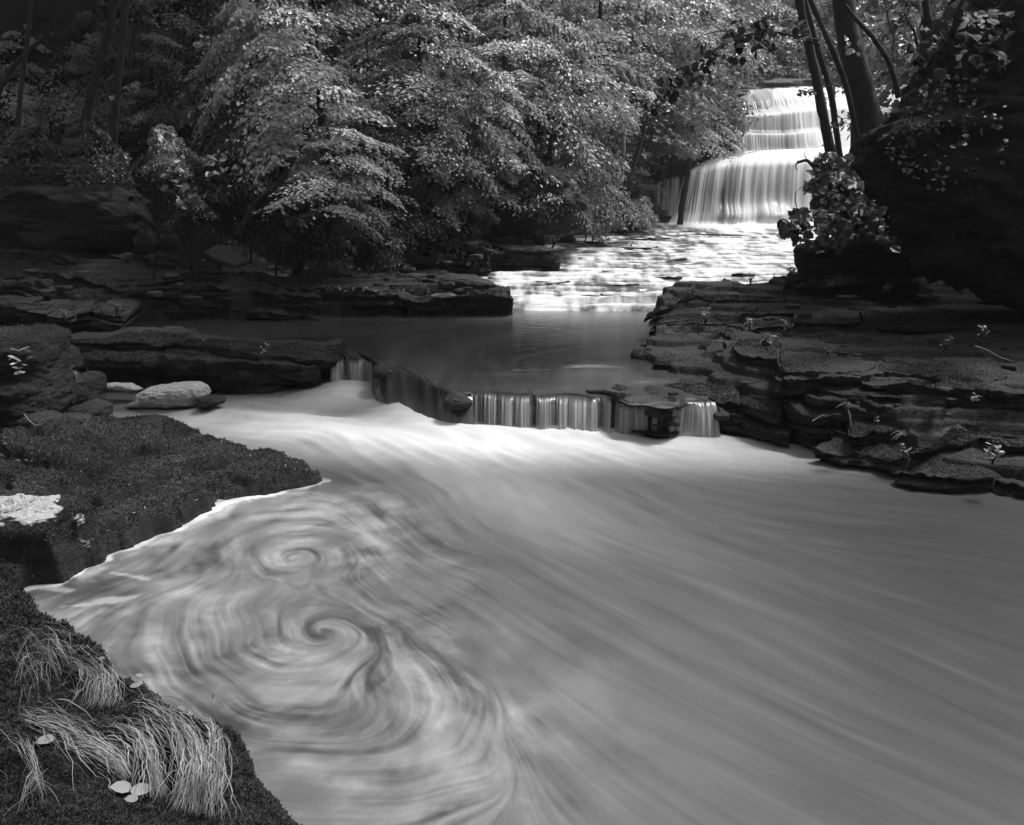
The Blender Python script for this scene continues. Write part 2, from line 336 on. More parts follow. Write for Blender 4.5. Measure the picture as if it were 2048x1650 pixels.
# ------------------------------------------------------------------ RIGHT BANK ledges
rl = [
 ('thin top ledge at the foot of the black boulder on the right bank', [(1570,566),(1608,558),(1676,554),(1800,548),(1904,545),(2100,545)], 1.05, .1, 1.6, 1, 3),
 ('mossy step below the thin top ledge, under the vine covered boulder', [(1543,563),(1597,577),(1655,572),(1800,568),(1980,572),(2120,580)], .98, .14, 1.4, 1, 4),
 ('small raised rock step nearest the white cascade on the right bank', [(1418,578),(1435,571),(1490,580),(1548,577)], .9, .12, 1.2, 1, 2),
 ('long mossy rock step with weeds, high on the right bank', [(1350,600),(1395,593),(1432,599),(1490,601),(1614,599),(1700,589),(1850,600),(2120,607)], .82, .12, 1.3, 2, 4),
 ('ledge whose blunt left end stands above the dark pool', [(1301,632),(1324,620),(1357,612),(1448,610),(1573,612),(1780,610),(1900,625),(2120,630)], .72, .16, 1.5, 2, 5),
 ('thick moss topped ledge in the middle of the right bank', [(1585,640),(1639,645),(1730,640),(1821,645),(1950,655),(2120,665)], .75, .24, 1.3, 2, 3),
 ('narrow rock step below the blunt ended ledge', [(1300,650),(1337,645),(1382,643),(1448,645),(1500,655),(1590,650)], .6, .13, 1.2, 2, 3),
 ('low block ledge just above the dark pool water', [(1322,668),(1399,665),(1469,670),(1520,668),(1600,690)], .52, .14, 1.0, 1, 3),
 ('thin flat ledge at the pool edge with dead twigs on it', [(1275,692),(1287,688),(1345,695),(1407,701),(1470,695)], .43, .07, 1.0, 1, 2),
 ('lowest thin shelf lapped by the dark pool', [(1256,709),(1300,714),(1357,724),(1420,720)], .40, .06, .8, 1, 2),
 ('tilted wet slab beside the spill on the right bank', [(1306,730),(1378,732),(1423,742),(1490,759),(1560,770)], .41, .08, 1.0, 1, 2),
 ('hump backed ledge with drooping ferns in the right bank', [(1465,706),(1552,722),(1564,742),(1618,744),(1730,740),(1800,732),(1950,738),(2120,745)], .62, .2, 1.6, 2, 4),
 ('broad ledge with a sharp corner in the lower right bank', [(1570,775),(1622,759),(1697,769),(1821,775),(2020,786),(2130,790)], .58, .14, 1.4, 1, 3),
 ('thick undercut ledge hung with a root, lower right bank', [(1612,798),(1655,800),(1730,810),(1904,815),(2020,819),(2130,822)], .45, .36, 1.3, 3, 3),
 ('dark lip ledge beside the rightmost little fall', [(1330,775),(1436,792),(1490,806),(1552,823),(1614,831),(1680,838)], .33, .3, 1.3, 2, 3),
 ('low wet rock at the foot of the rightmost little fall', [(1440,842),(1482,848),(1573,858),(1640,862)], .12, .16, .8, 1, 2),
 ('shaggy moss ledge with pale dead grass, lower right', [(1715,872),(1760,866),(1800,864),(1862,860),(1950,868),(2020,870),(2130,875)], .28, .2, 1.2, 2, 3),
 ('mossy blocks above the lowest ledge at the right edge', [(1840,897),(1900,890),(1966,893),(2020,900),(2130,905)], .22, .16, .8, 1, 2),
 ('lowest moss cushion ledge rising out of the pool on the right', [(1640,892),(1700,905),(1759,914),(1805,939),(1879,947),(1966,960),(2020,965),(2130,975)], .12, .26, 1.2, 1, 2),
 ('low rock step in the shade right of the thick mossy ledge', [(1640,692),(1700,687),(1800,691),(1900,700),(2130,708)], .68, .1, 1.2, 1, 2),
 ('thin flaky layer behind the hump backed ledge', [(1560,700),(1640,694),(1700,704),(1790,712)], .63, .07, .8, 1, 2),
 ('uneven mossy layer on the broad cornered ledge', [(1700,752),(1780,748),(1880,757),(2130,762)], .62, .09, .9, 1, 3),
 ('narrow flake on the thick undercut ledge', [(1640,784),(1720,790),(1800,793),(1880,797)], .5, .06, .6, 1, 2),
 ('weathered flake behind the dark lip ledge', [(1470,775),(1540,783),(1600,796)], .38, .06, .7, 1, 1),
 ('small broken layer in the middle of the right bank', [(1480,628),(1560,624),(1640,629),(1720,626)], .74, .07, .8, 1, 3),
]
for i, (lab, pts, z, th, bk, ly, cu) in enumerate(rl):
    bd_ = (.8, .6) if 'lowest moss' in lab or 'mossy blocks' in lab else None
    ledge(lab, pts, z=z, thick=th, back=bk, layers=ly, cuts=cu, rise=.02, mat='mossrock' if 'moss' in lab else 'rock', bdir=bd_)

def rubble(label, spec, seed, mat='rock'):
    """loose chips too many to count, lying on a bank: spec = (px0, px1, py0, py1, z at py0, z at py1, n)"""
    rs = np.random.RandomState(seed); V0, F0 = ico(2); Vs, Fs, o = [], [], 0
    for (x0, x1, y0, y1, z0, z1, n) in spec:
        for k in range(n):
            a, b = rs.uniform(x0, x1), rs.uniform(y0, y1); t = (b-y0)/(y1-y0); C = atz(a, b, z0+(z1-z0)*t+rs.uniform(-.05, .04)); r = C[1]/F*rs.uniform(4, 13)
            S_ = np.array([rs.uniform(.8, 1.7), rs.uniform(.8, 1.4), rs.uniform(.3, .6)])*r; q_ = np.sign(V0)*np.abs(V0)**.55*S_; an = rs.uniform(0, 3.14)
            q_ = np.stack([q_[:, 0]*math.cos(an)-q_[:, 1]*math.sin(an), q_[:, 0]*math.sin(an)+q_[:, 1]*math.cos(an), q_[:, 2]], -1)*(1+.25*fbm(q_/r*1.2+k, 2))[:, None]
            Vs.append(q_+C); Fs.append(F0+o); o += len(V0)
    link('rubble', mesh('rubble', np.vstack(Vs), np.vstack(Fs), M[mat], smooth=False), kind='stuff', label=label, category='rubble')
rubble('scattered loose chips of shale on the right bank', [(1480,2040,690,760,.68,.58,14),(1330,1600,700,790,.43,.38,10),(1640,2040,770,830,.6,.46,12),(1400,1900,560,640,1.0,.78,14)], 5)
# ------------------------------------------------------------------ LEFT ledges
ll = [
 ('upper left stack of mossy slabs beneath the large dark boulder', [(-60,500),(30,503),(62,508),(105,505),(150,520)], 13.5, .34, 1.5, 3, 2),
 ('long dark shelf below the large dark boulder', [(120,520),(167,517),(239,512),(290,510),(342,524),(403,539),(440,545)], 13.6, .30, 1.6, 2, 3),
 ('rounded shelf under the upper left slab stack', [(-60,555),(30,553),(103,551),(164,554),(232,571),(260,580)], 13.0, .24, 1.5, 1, 2),
 ('low shelf under the pale tilted slab', [(280,560),(340,556),(403,549),(512,554),(574,573),(600,580)], 13.3, .2, 1.6, 1, 2),
 ('long black ledge along the far pool on the left', [(245,582),(307,575),(393,577),(512,577),(581,587),(640,597)], 12.9, .46, 1.7, 3, 3),
 ('broken blocks low on the far left above the mossy boulder', [(-60,575),(29,571),(89,590),(143,587),(165,600)], 12.0, .3, 1.4, 2, 4),
 ('small rubble ledge behind the mossy boulder on the left', [(-60,612),(29,617),(82,624),(130,629),(180,622),(240,633)], 10.8, .2, 1.3, 2, 5),
 ('dark ledge running behind the pool toward the cascade', [(560,590),(600,580),(644,574),(713,572),(760,585)], 13.6, .42, 1.6, 2, 2),
 ('square nosed ledge ending at the foot of the cascade', [(650,590),(700,587),(764,587),(819,590),(846,597),(907,594),(976,590),(1020,587),(1029,592)], 13.4, .38, 1.4, 2, 3),
 ('flat leaf strewn slab above the square nosed ledge', [(620,552),(658,546),(720,550),(822,558),(918,566),(983,571),(1024,583)], 14.1, .14, 2.6, 1, 2),
 ('layered block above the leaf strewn slab, left of the cascade', [(730,500),(800,492),(887,486),(966,490),(985,496)], 16.6, .55, 1.6, 4, 3),
 ('dark pointed slab jutting into the white cascade', [(940,506),(986,500),(1040,497),(1078,497),(1119,504)], 17.6, .36, 1.5, 2, 2),
 ('low weathered shelf under the overhanging bushes', [(740,478),(800,474),(887,474),(966,480),(1040,486)], 18.4, .25, 2.0, 2, 3),
 ('thin wet slabs at the head of the cascade, left side', [(1010,472),(1060,470),(1120,474),(1150,476)], 20.5, .14, 1.5, 1, 2),
]
for lab, pts, d, th, bk, ly, cu in ll:
    ledge(lab, pts, d=d, thick=th, back=bk, layers=ly, cuts=cu, rise=.03, mat='rockleft')
ledge('long tongue shaped slab separating the two pools on the left', [(60,700),(120,693),(200,688),(273,686),(376,692),(444,700),(547,706),(625,713),(655,716),(690,706)], z=[.52,.52,.52,.52,.5,.48,.44,.39,.37,.36], thick=.12, back=1.5, layers=1, cuts=2, rise=-.02, mat='rockleft', rc=.4)
ledge('shadowed rock layers under the tongue shaped slab', [(110,722),(200,712),(300,714),(420,722),(560,726),(640,733)], z=[.42,.42,.41,.4,.34,.28], thick=.5, back=1.3, layers=3, cuts=3, mat='rockleft')

rubble('scattered loose chips of shale on the left ledges', [(-20,420,505,620,1.35,.7,20),(420,1000,490,590,1.3,.75,24)], 6, 'rockleft')
def sdist(poly, x, y):
    """signed distance to a plan polygon, positive inside"""
    x = np.asarray(x, float); y = np.asarray(y, float); best = np.full(x.shape, 1e9); ins = np.zeros(x.shape, bool)
    for (ax, ay), (bx, by) in zip(poly, np.roll(poly, -1, axis=0)):
        ex, ey = bx-ax, by-ay; t = np.clip(((x-ax)*ex+(y-ay)*ey)/(ex*ex+ey*ey+1e-12), 0, 1)
        best = np.minimum(best, np.hypot(x-ax-t*ex, y-ay-t*ey))
        c = ((ay > y) != (by > y)) & (x < (bx-ax)*(y-ay)/((by-ay)+1e-12)+ax); ins ^= c
    return np.where(ins, best, -best)
def strata_bank(name, sel, bounds, nx, ny, step, ridge, mat, seed, below, foot):
    A = np.vstack([P_ for P_, t_ in sel]+[np.stack([P_[:, 0]-.12*ridge[0], P_[:, 1]-.12*ridge[1], P_[:, 2]-t_], -1) for P_, t_ in sel])
    x0, y0, x1, y1 = bounds; X, Y = np.meshgrid(np.linspace(x0, x1, nx), y0+(y1-y0)*np.linspace(0, 1, ny)**1.2); num = 0; den = 0; dmin = np.full(X.shape, 9.)
    for a_ in A:
        d2 = (X-a_[0])**2+(Y-a_[1])**2; w = 1/(d2+.012)**1.5; num = num+w*a_[2]; den = den+w; dmin = np.minimum(dmin, d2)
    p = np.stack([X, Y, 0*X], -1); Sf = num/den + .07*fbm(p*np.array([.7, 1.6, 0])+seed, 3) + .02*fbm(p*np.array([3, 6, 0])+seed, 3)
    q = Sf/step; f = q-np.floor(q); gq = np.hypot(*np.gradient(q)); wr = np.clip(2.2*gq, .13, 1.0); rr_ = np.clip(f/wr, 0, 1); rr_ = np.where(wr > .9, f, rr_*rr_*(3-2*rr_)); Zt = (np.floor(q)+rr_+.12*(f-rr_))*step + .010*fbm(p*6, 3) + .006*fbm(p*25, 2) + below
    far = np.sqrt(dmin); ins = sdist(foot, X, Y)-.10+.10*fbm(p*2.2+seed, 3)+.03*fbm(p*11, 2); Zt = Zt-1.2*sstep(.9, 1.8, far); Zt = np.where(Zt > -.3, Zt-(Zt+.3)*sstep(.07, -.03, ins), Zt)
    V = np.stack([X, Y, Zt], -1); n_ = nx*ny
    link(name, mesh(name, V.reshape(-1, 3), grid_faces(ny, nx), M[mat]), kind='structure')
    TOPS.append((V[(far < .35) & (ins > .1)][::4][:, None, :], None, None))
def foot(lst, tail): return np.vstack([np.array([atz(a_, b_, c_)[:2] for a_, b_, c_ in lst]), tail])
FR = foot([(1352,612,.4),(1303,638,.4),(1303,672,.35),(1280,694,.35),(1256,712,.35),(1300,735,.35),(1350,762,.35),(1428,796,.33),(1442,850,.0),(1500,872,0),(1600,884,0),(1652,902,0),(1760,930,0),(1880,968,0),(2020,985,0),(2220,1000,0)], [[10, 5], [10, 14], [4.8, 14]])
FL = foot([(-150,652,.35),(250,643,.35),(560,640,.35),(640,637,.35),(740,631,.35),(1020,623,.35),(1030,612,.4),(1000,574,.6),(960,560,.7),(1090,520,1.0),(1118,503,1.2)], [[.2, 19], [-12, 19], [-12, 12]])
RB = [(P_, t_) for P_, t_ in LEDGEPTS if P_[:, 0].mean() > 0 and P_[:, 1].mean() < 13]
strata_bank('right_bank', RB, (1.2, 5.0, 9.0, 13.8), 620, 560, .085, (.35, 1), 'mossrock', 3, .012, FR)
LB = [(P_, t_) for P_, t_ in LEDGEPTS if P_[:, 0].mean() < 0 and 10 < P_[:, 1].mean() < 16]
strata_bank('left_bank', LB, (-10.5, 10.4, .4, 18.5), 560, 420, .085, (-.25, 1), 'rockleft', 8, .0, FL)
# ------------------------------------------------------------------ boulders
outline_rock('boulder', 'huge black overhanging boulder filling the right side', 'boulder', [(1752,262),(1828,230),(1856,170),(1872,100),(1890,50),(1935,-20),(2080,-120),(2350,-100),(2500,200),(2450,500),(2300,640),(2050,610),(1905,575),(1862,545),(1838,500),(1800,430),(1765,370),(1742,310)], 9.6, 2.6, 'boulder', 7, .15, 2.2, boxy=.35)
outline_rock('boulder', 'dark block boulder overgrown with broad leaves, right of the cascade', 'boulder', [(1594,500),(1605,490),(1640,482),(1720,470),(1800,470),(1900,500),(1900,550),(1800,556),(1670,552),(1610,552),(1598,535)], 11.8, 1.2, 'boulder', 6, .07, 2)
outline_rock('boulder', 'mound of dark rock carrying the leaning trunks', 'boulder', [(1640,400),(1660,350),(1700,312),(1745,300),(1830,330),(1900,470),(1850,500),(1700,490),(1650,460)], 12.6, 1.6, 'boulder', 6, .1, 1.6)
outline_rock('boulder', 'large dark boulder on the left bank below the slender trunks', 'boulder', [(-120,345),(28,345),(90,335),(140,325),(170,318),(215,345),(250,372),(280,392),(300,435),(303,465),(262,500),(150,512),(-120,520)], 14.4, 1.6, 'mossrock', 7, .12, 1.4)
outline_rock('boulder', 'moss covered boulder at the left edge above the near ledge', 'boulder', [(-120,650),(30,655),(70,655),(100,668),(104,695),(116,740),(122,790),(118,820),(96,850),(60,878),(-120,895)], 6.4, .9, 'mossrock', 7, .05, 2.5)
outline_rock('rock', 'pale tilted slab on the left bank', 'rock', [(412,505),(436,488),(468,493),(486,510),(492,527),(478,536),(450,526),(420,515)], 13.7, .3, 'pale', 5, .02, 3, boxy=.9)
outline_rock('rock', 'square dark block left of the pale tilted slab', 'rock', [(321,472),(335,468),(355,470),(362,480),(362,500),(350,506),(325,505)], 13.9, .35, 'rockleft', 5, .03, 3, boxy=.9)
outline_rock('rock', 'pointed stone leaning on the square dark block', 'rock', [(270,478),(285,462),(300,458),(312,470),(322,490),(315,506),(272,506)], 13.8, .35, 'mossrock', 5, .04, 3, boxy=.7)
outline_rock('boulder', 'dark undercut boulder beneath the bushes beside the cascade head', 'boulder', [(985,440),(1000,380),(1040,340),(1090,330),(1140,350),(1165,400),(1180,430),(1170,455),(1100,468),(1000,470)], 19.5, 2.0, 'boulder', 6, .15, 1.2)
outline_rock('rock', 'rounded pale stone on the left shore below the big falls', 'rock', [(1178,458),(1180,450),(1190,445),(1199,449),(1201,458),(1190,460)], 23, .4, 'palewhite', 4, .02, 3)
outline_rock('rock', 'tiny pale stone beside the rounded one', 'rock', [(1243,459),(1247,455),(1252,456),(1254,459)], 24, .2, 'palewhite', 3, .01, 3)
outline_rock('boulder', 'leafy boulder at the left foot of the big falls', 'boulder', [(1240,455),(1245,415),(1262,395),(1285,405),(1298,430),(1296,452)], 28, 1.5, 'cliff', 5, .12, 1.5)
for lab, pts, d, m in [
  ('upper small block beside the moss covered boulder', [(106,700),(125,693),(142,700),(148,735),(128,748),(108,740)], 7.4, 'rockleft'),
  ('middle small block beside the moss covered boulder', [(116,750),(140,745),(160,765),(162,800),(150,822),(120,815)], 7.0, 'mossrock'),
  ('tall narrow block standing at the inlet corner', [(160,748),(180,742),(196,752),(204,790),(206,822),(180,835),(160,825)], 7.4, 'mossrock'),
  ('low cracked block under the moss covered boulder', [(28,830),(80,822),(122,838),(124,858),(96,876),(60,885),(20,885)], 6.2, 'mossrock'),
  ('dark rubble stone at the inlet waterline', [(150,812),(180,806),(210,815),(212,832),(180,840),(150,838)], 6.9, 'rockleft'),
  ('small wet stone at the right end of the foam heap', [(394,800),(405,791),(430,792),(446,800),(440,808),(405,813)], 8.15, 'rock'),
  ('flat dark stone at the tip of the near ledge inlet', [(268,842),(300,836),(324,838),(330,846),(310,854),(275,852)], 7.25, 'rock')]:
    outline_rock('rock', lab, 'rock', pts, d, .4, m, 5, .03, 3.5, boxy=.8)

# ------------------------------------------------------------------ banks in the foreground (height fields over an outline)
def poly_field(poly, n, m, zf, name, mat, pad=.25, bounds=None):
    x0, y0 = poly.min(0)-pad; x1, y1 = poly.max(0)+pad
    if bounds: x0, y0, x1, y1 = bounds
    xs = np.linspace(x0, x1, n); ys = y0+(y1-y0)*np.linspace(0, 1, m)**1.25
    X, Y = np.meshgrid(xs, ys); Z = zf(X, Y)
    V = np.stack([X, Y, Z], -1).reshape(-1, 3); Fs = grid_faces(m, n)
    keep = (V[Fs][:, :, 2] > -.29).any(1); Fs = Fs[keep]
    used = np.unique(Fs); mp = -np.ones(len(V), int); mp[used] = np.arange(len(used))
    return mesh(name, V[used], mp[Fs], mat)
fgp = [(-200,1130),(28,1176),(90,1222),(150,1268),(250,1322),(272,1358),(330,1398),(430,1450),(478,1500),(508,1560),(560,1590),(640,1640),(760,1720)]
FG = atz([p[0] for p in fgp], [p[1] for p in fgp], .12)[:, :2]
FG = np.vstack([FG, [[-.2, .9], [-.2, .2], [-3.5, .2], [-3.5, 4.2]]])
def fg_z(x, y):
    p = np.stack([x, y, 0*x], -1)
    s = sdist(FG, x, y) + .06*fbm(p*3.2, 3) + .03*fbm(p*11, 3)
    h = -.3 + .48*sstep(-.12, .10, s) + .16*sstep(.1, .7, s)
    return h + np.where(s > -.05, .035*fbm(p*5, 4) + .012*fbm(p*30, 2), 0)
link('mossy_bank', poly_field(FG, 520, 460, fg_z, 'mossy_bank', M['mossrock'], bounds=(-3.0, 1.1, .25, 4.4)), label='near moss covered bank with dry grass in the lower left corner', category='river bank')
l2p = [(-250,1190),(28,1168),(110,1150),(180,1112),(290,1064),(400,1020),(440,990),(555,968),(640,958),(620,938),(530,908),(430,870),(325,840),(230,836),(120,850),(-250,850)]
L2 = atz([p[0] for p in l2p], [p[1] for p in l2p], .05)[:, :2]
L2B = atz([-300, 28, 90, 150, 196, 215, 190, 100, -300], [1046, 1046, 1050, 1046, 1066, 1085, 1000, 960, 960], .36)[:, :2]
L2C = atz([150, 240, 330, 400, 430, 400, 250, 120], [1112, 1072, 1040, 1012, 985, 955, 985, 1030], .2)[:, :2]
def l2_z(x, y):
    p = np.stack([x, y, 0*x], -1)
    s = sdist(L2, x, y) + .10*fbm(p*1.7+5, 4) + .04*fbm(p*8, 3)
    h = .34*sstep(0, 1.5, s)+.07*fbm(p*1.3+9, 4); q = h/.085; f = q-np.floor(q)
    t = (np.floor(q)+sstep(.0, .22, f)+ .25*(f-.5))*.085
    w1 = .05*fbm(p*3+40, 3)+.012*fbm(p*18, 2)
    t = np.maximum(t, .10*sstep(-.02, .03, sdist(L2C, x, y)+w1)); t = np.maximum(t, .27*sstep(-.02, .035, sdist(L2B, x, y)+w1)+.03*fbm(p*2.2, 2))
    return -.3 + .34*sstep(-.1, .05, s) + np.where(s > -.05, t + .015*fbm(p*7, 4) + .006*fbm(p*34, 2), 0)
link('mossy_ledge', poly_field(L2, 560, 460, l2_z, 'mossy_ledge', M['mossrock'], bounds=(-5.2, 3.7, -1.0, 8.2)), label='broad flat mossy ledge with thin cracks pointing into the swirling pool', category='rock ledge')
# ------------------------------------------------------------------ flow lines for the water (foam streaks as they lie on the surface)
rt = np.random.RandomState(5); TN = 1024
kx = np.fft.fftfreq(TN)[:, None]*TN; ky = np.fft.fftfreq(TN)[None, :]*TN; kk = np.hypot(kx, ky)
def bandnoise(k0, k1, seed):
    w = np.fft.fft2(np.random.RandomState(seed).randn(TN, TN)); w *= ((kk > k0) & (kk < k1))/np.maximum(kk, 1)**.9
    a = np.real(np.fft.ifft2(w)); return a/a.std()
TEX = bandnoise(10, 170, 5); TEX2 = bandnoise(2, 60, 6)
def tex(T, x, y, per):
    u = (x/per*TN) % TN; v = (y/per*TN) % TN; i = u.astype(int); j = v.astype(int); fu = u-i; fv = v-j; i1 = (i+1) % TN; j1 = (j+1) % TN
    return (T[i, j]*(1-fu)+T[i1, j]*fu)*(1-fv)+(T[i, j1]*(1-fu)+T[i1, j1]*fu)*fv
def arrows(lst, z=0.0):
    a = np.array(lst, float); P0 = atz(a[:, 0], a[:, 1], z)[:, :2]; P1 = atz(a[:, 0]+a[:, 2]*12, a[:, 1]+a[:, 3]*12, z)[:, :2]
    D = P1-P0; D /= np.linalg.norm(D, axis=1)[:, None]; sg = a[:, 4]*np.array(P0[:, 1])/F
    return P0, D, sg
def flow(x, y, A):
    P0, D, sg = A; vx = np.zeros_like(x); vy = np.zeros_like(y)
    for (px_, py_), (dx, dy), s in zip(P0, D, sg):
        w = 1/(1e-3+((x-px_)**2+(y-py_)**2)/(s*s))**2; vx += w*dx; vy += w*dy
    n = np.hypot(vx, vy)+1e-9; return vx/n, vy/n
def lic(x, y, A, steps, h, per, T, per2=None):
    acc = tex(T, x, y, per).copy(); wt = 1.0
    fld = []
    for sgn in (1, -1):
        X_, Y_ = x.copy(), y.copy()
        for k in range(steps):
            vx, vy = flow_lookup(X_, Y_, A); X_ = X_+sgn*h*vx; Y_ = Y_+sgn*h*vy
            w = .5+.5*math.cos(math.pi*k/steps); acc += w*tex(T, X_, Y_, per); wt += w*w
    return acc/math.sqrt(wt)/1.6
FGRID = {}
def flow_lookup(x, y, A):
    k = id(A)
    if k not in FGRID:
        gx = np.linspace(-8, 12, 240); gy = np.linspace(.2, 16, 240); GX, GY = np.meshgrid(gx, gy, indexing='ij')
        fx_, fy_ = flow(GX, GY, A); an = .24*fbm(np.stack([GX*.9, GY*.9, 0*GX+7], -1), 3)*(1.0 if len(A[0]) > 40 else .6)
        FGRID[k] = (fx_*np.cos(an)-fy_*np.sin(an), fx_*np.sin(an)+fy_*np.cos(an))
    vx, vy = FGRID[k]
    i = np.clip((x+8)/20*239, 0, 238.999); j = np.clip((y-.2)/15.8*239, 0, 238.999); a = i.astype(int); b = j.astype(int); f = i-a; g = j-b
    def s(V): return (V[a, b]*(1-f)+V[a+1, b]*f)*(1-g)+(V[a, b+1]*(1-f)+V[a+1, b+1]*f)*g
    vx, vy = s(vx), s(vy); n = np.hypot(vx, vy)+1e-6; return vx/n, vy/n
AR = [(900,880,1,.25,90),(1100,930,1,.35,90),(1000,1000,1,.7,90),(850,960,1,.8,80),(1250,1050,1,.45,110),(1500,1000,1,.2,110),(1500,1150,1,.45,120),(1800,1050,1,.12,120),(1900,1250,1,.3,130),
      (1600,1300,1,.55,130),(1850,1500,1,.5,140),(1450,1500,1,.7,130),(1200,1300,1,.85,110),(1050,1180,.9,1,90),(980,1300,.55,1,80),(1100,1450,.8,1,100),(1250,1600,1,.9,110),(1650,1620,1,.6,120),
      (760,1000,1,.9,60),(700,980,1,.35,50),(560,985,1,-.12,60),(430,1040,1,-.45,60),(330,1120,1,-.6,60),(260,1200,1,-.5,60),(200,1165,1,-.25,50),
      (350,1270,.15,-1,60),(300,1330,-.3,-1,60),(390,1400,-.8,-1,60),(480,1480,-1,-.6,70),(600,1560,-1,-.3,70),(760,1590,-1,.0,70),(900,1560,-1,.3,70),(960,1450,-.3,1,70),
      (500,870,1,.1,80),(350,850,1,.05,80),(620,830,1,.1,90),(700,900,1,.35,80),(880,830,1,.1,80)]
for cx, cy, rx, ry, sg in [(605,1110,110,52,45),(605,1110,45,20,25),(640,1250,150,95,50),(660,1260,70,36,35)]:
    if rx == 0: continue
    for k in range(8):
        t = 2*math.pi*k/8+cx*.01; AR.append((cx+rx*math.cos(t), cy+ry*math.sin(t), -rx*math.sin(t)/max(rx, ry), ry*math.cos(t)/max(rx, ry), sg*.5))
AF = arrows(AR)
def blob(PX, PY, cx, cy, rx, ry, rot=0):
    c, s = math.cos(R(rot)), math.sin(R(rot)); dx = PX-cx; dy = PY-cy
    a = (dx*c+dy*s)/rx; b = (-dx*s+dy*c)/ry; return np.exp(-(a*a+b*b))
# lower pool
pyr = np.concatenate([np.arange(690, 960, 3.0), np.arange(960, 1760, 2.6)]); pxc = np.arange(-70, 2150, 3.2)
PX, PY = np.meshgrid(pxc, pyr); P = atz(PX, PY, 0.0); X, Y = P[..., 0], P[..., 1]
big = np.where(PX > 900, 1.0, 1.0)
wx = .12*fbm(np.stack([X*1.5, Y*1.5, 0*X], -1), 3)
lm = sstep(1100, 850, PX)*sstep(940, 1000, PY)
X0_, Y0_ = X, Y
X = X+lm*(.075*fbm(np.stack([X*1.6, Y*1.6, 0*X+31], -1), 3, .4)); Y = Y+lm*(.075*fbm(np.stack([X0_*1.6, Y*1.6, 0*X+77], -1), 3, .4))
l1 = lic(X, Y, AF, 36, .009, 3.1, TEX); l2 = lic(X+wx, Y-wx, AF, 30, .02, 8.0, TEX); l3 = lic(X-wx, Y+wx, AF, 12, .04, 7.0, TEX2)
left = sstep(1150, 800, PX - (PY-1300)*.55)*sstep(930, 1010, PY + (PX-500)*.03)      # the eddy
base = .085 + .0*PX
base += .95*blob(PX, PY, 980, 880, 600, 42, 2) + .30*blob(PX, PY, 640, 800, 190, 40, -4) + .22*blob(PX, PY, 1000, 980, 260, 70, 20)
base += .22*blob(PX, PY, 380, 838, 110, 14, 0) + .28*blob(PX, PY, 560, 850, 200, 22, 8)
base -= .05*blob(PX, PY, 1950, 1080, 420, 170, 5) + .02*blob(PX, PY, 2050, 1500, 300, 300, 0)
base -= .03*sstep(1350, 2048, PX)
base += .05*blob(PX, PY, 1250, 1350, 450, 300, 25) + .03*blob(PX, PY, 1350, 1600, 500, 120, 25)
base -= .22*blob(PX, PY, 720, 815, 110, 14, -8) + .12*blob(PX, PY, 880, 815, 40, 22, -30) + .08*blob(PX, PY, 270, 825, 110, 14, 0)
base -= .06*blob(PX, PY, 690, 965, 60, 20, 30) + .05*blob(PX, PY, 780, 1040, 60, 90, -20)
streak = .016*l1+.022*l2+.022*l3
def adv(x, y, A, n_, h):
    x, y = x.copy(), y.copy()
    for _ in range(n_):
        vx, vy = flow_lookup(x, y, A); x = x+h*vx; y = y+h*vy
    return x, y
ax, ay = adv(X, Y, AF, 34, .02); bx_, by_ = adv(X, Y, AF, 14, .02)
pa = fbm(np.stack([ax*2.4, ay*2.4, 0*ax+3], -1), 6, .62); pb = fbm(np.stack([bx_*6, by_*6, 0*ax+9], -1), 5, .62)
streak = .012*l1+.010*l2+.05*pa*np.clip(base*2.5, .3, 1.5)
sw = .045*l1 + .026*l2 + .12*pa + .075*pb
X, Y = X0_, Y0_; fr_ = fbm(np.stack([X*4.5, Y*4.5, 0*X], -1), 5, .6)
foam = base*(1) + (1-left)*streak*(.6+1.2*base) + left*(sw*.85*(1+.8*fr_) + .030*fr_ + .13)
foam -= left*.4*(.16*blob(PX, PY, 900, 1330, 90, 90, 0)+.14*blob(PX, PY, 640, 1460, 110, 40, 0)+.10*blob(PX, PY, 545, 1250, 60, 100, 0)+.12*blob(PX, PY, 620, 1090, 50, 26, 0)+.10*blob(PX, PY, 1080, 1540, 150, 60, 20))
foam += left*(.12*blob(PX, PY, 560, 1020, 170, 45, 0)+.12*blob(PX, PY, 640, 1340, 150, 20, 0)+.16*blob(PX, PY, 600, 1380, 100, 14, 5)+.12*blob(PX, PY, 750, 1520, 160, 18, -5)+.1*blob(PX, PY, 430, 1180, 120, 120, 0))
foam += .05*blob(PX, PY, 775, 1340, 45, 70, 0)+.05*blob(PX, PY, 1190, 1400, 60, 200, -35)*(1+pa)+.05*blob(PX, PY, 900, 1530, 260, 26, 10)*(1+pa)+.04*blob(PX, PY, 1020, 1430, 220, 24, -25)
# white scum line along the near ledge
sdl = sdist(L2, X, Y)
nz = fbm(np.stack([X*9, Y*9, 0*X], -1), 3)
lz = np.maximum(l2_z(X, Y), -.3); edge = sstep(945, 970, PY)*sstep(-.295, -.2, lz+.06*nz*sstep(-.3, -.28, lz))*(.62+.3*nz) + .55*np.exp(-((sdl+.10)/(.09+.04*nz))**2)*(1+.8*fr_)*sstep(70, 130, PX)*sstep(700, 520, PX)*sstep(960, 985, PY)
foam = np.maximum(foam, edge*.95)
for cx, cy, rx, ry, rt_ in [(105,1178,46,7,2),(225,1200,50,9,-12),(150,1212,60,5,-5),(250,1150,60,6,10),(520,970,50,9,-14),(450,992,40,9,-20)]:
    foam = np.maximum(foam, .6*sstep(.15, 1.0, (blob(PX, PY, cx, cy, rx, ry, rt_)+.35*nz+.12*l1)*sstep(.02, .35, blob(PX, PY, cx, cy, rx*1.1, ry*1.2, rt_))))
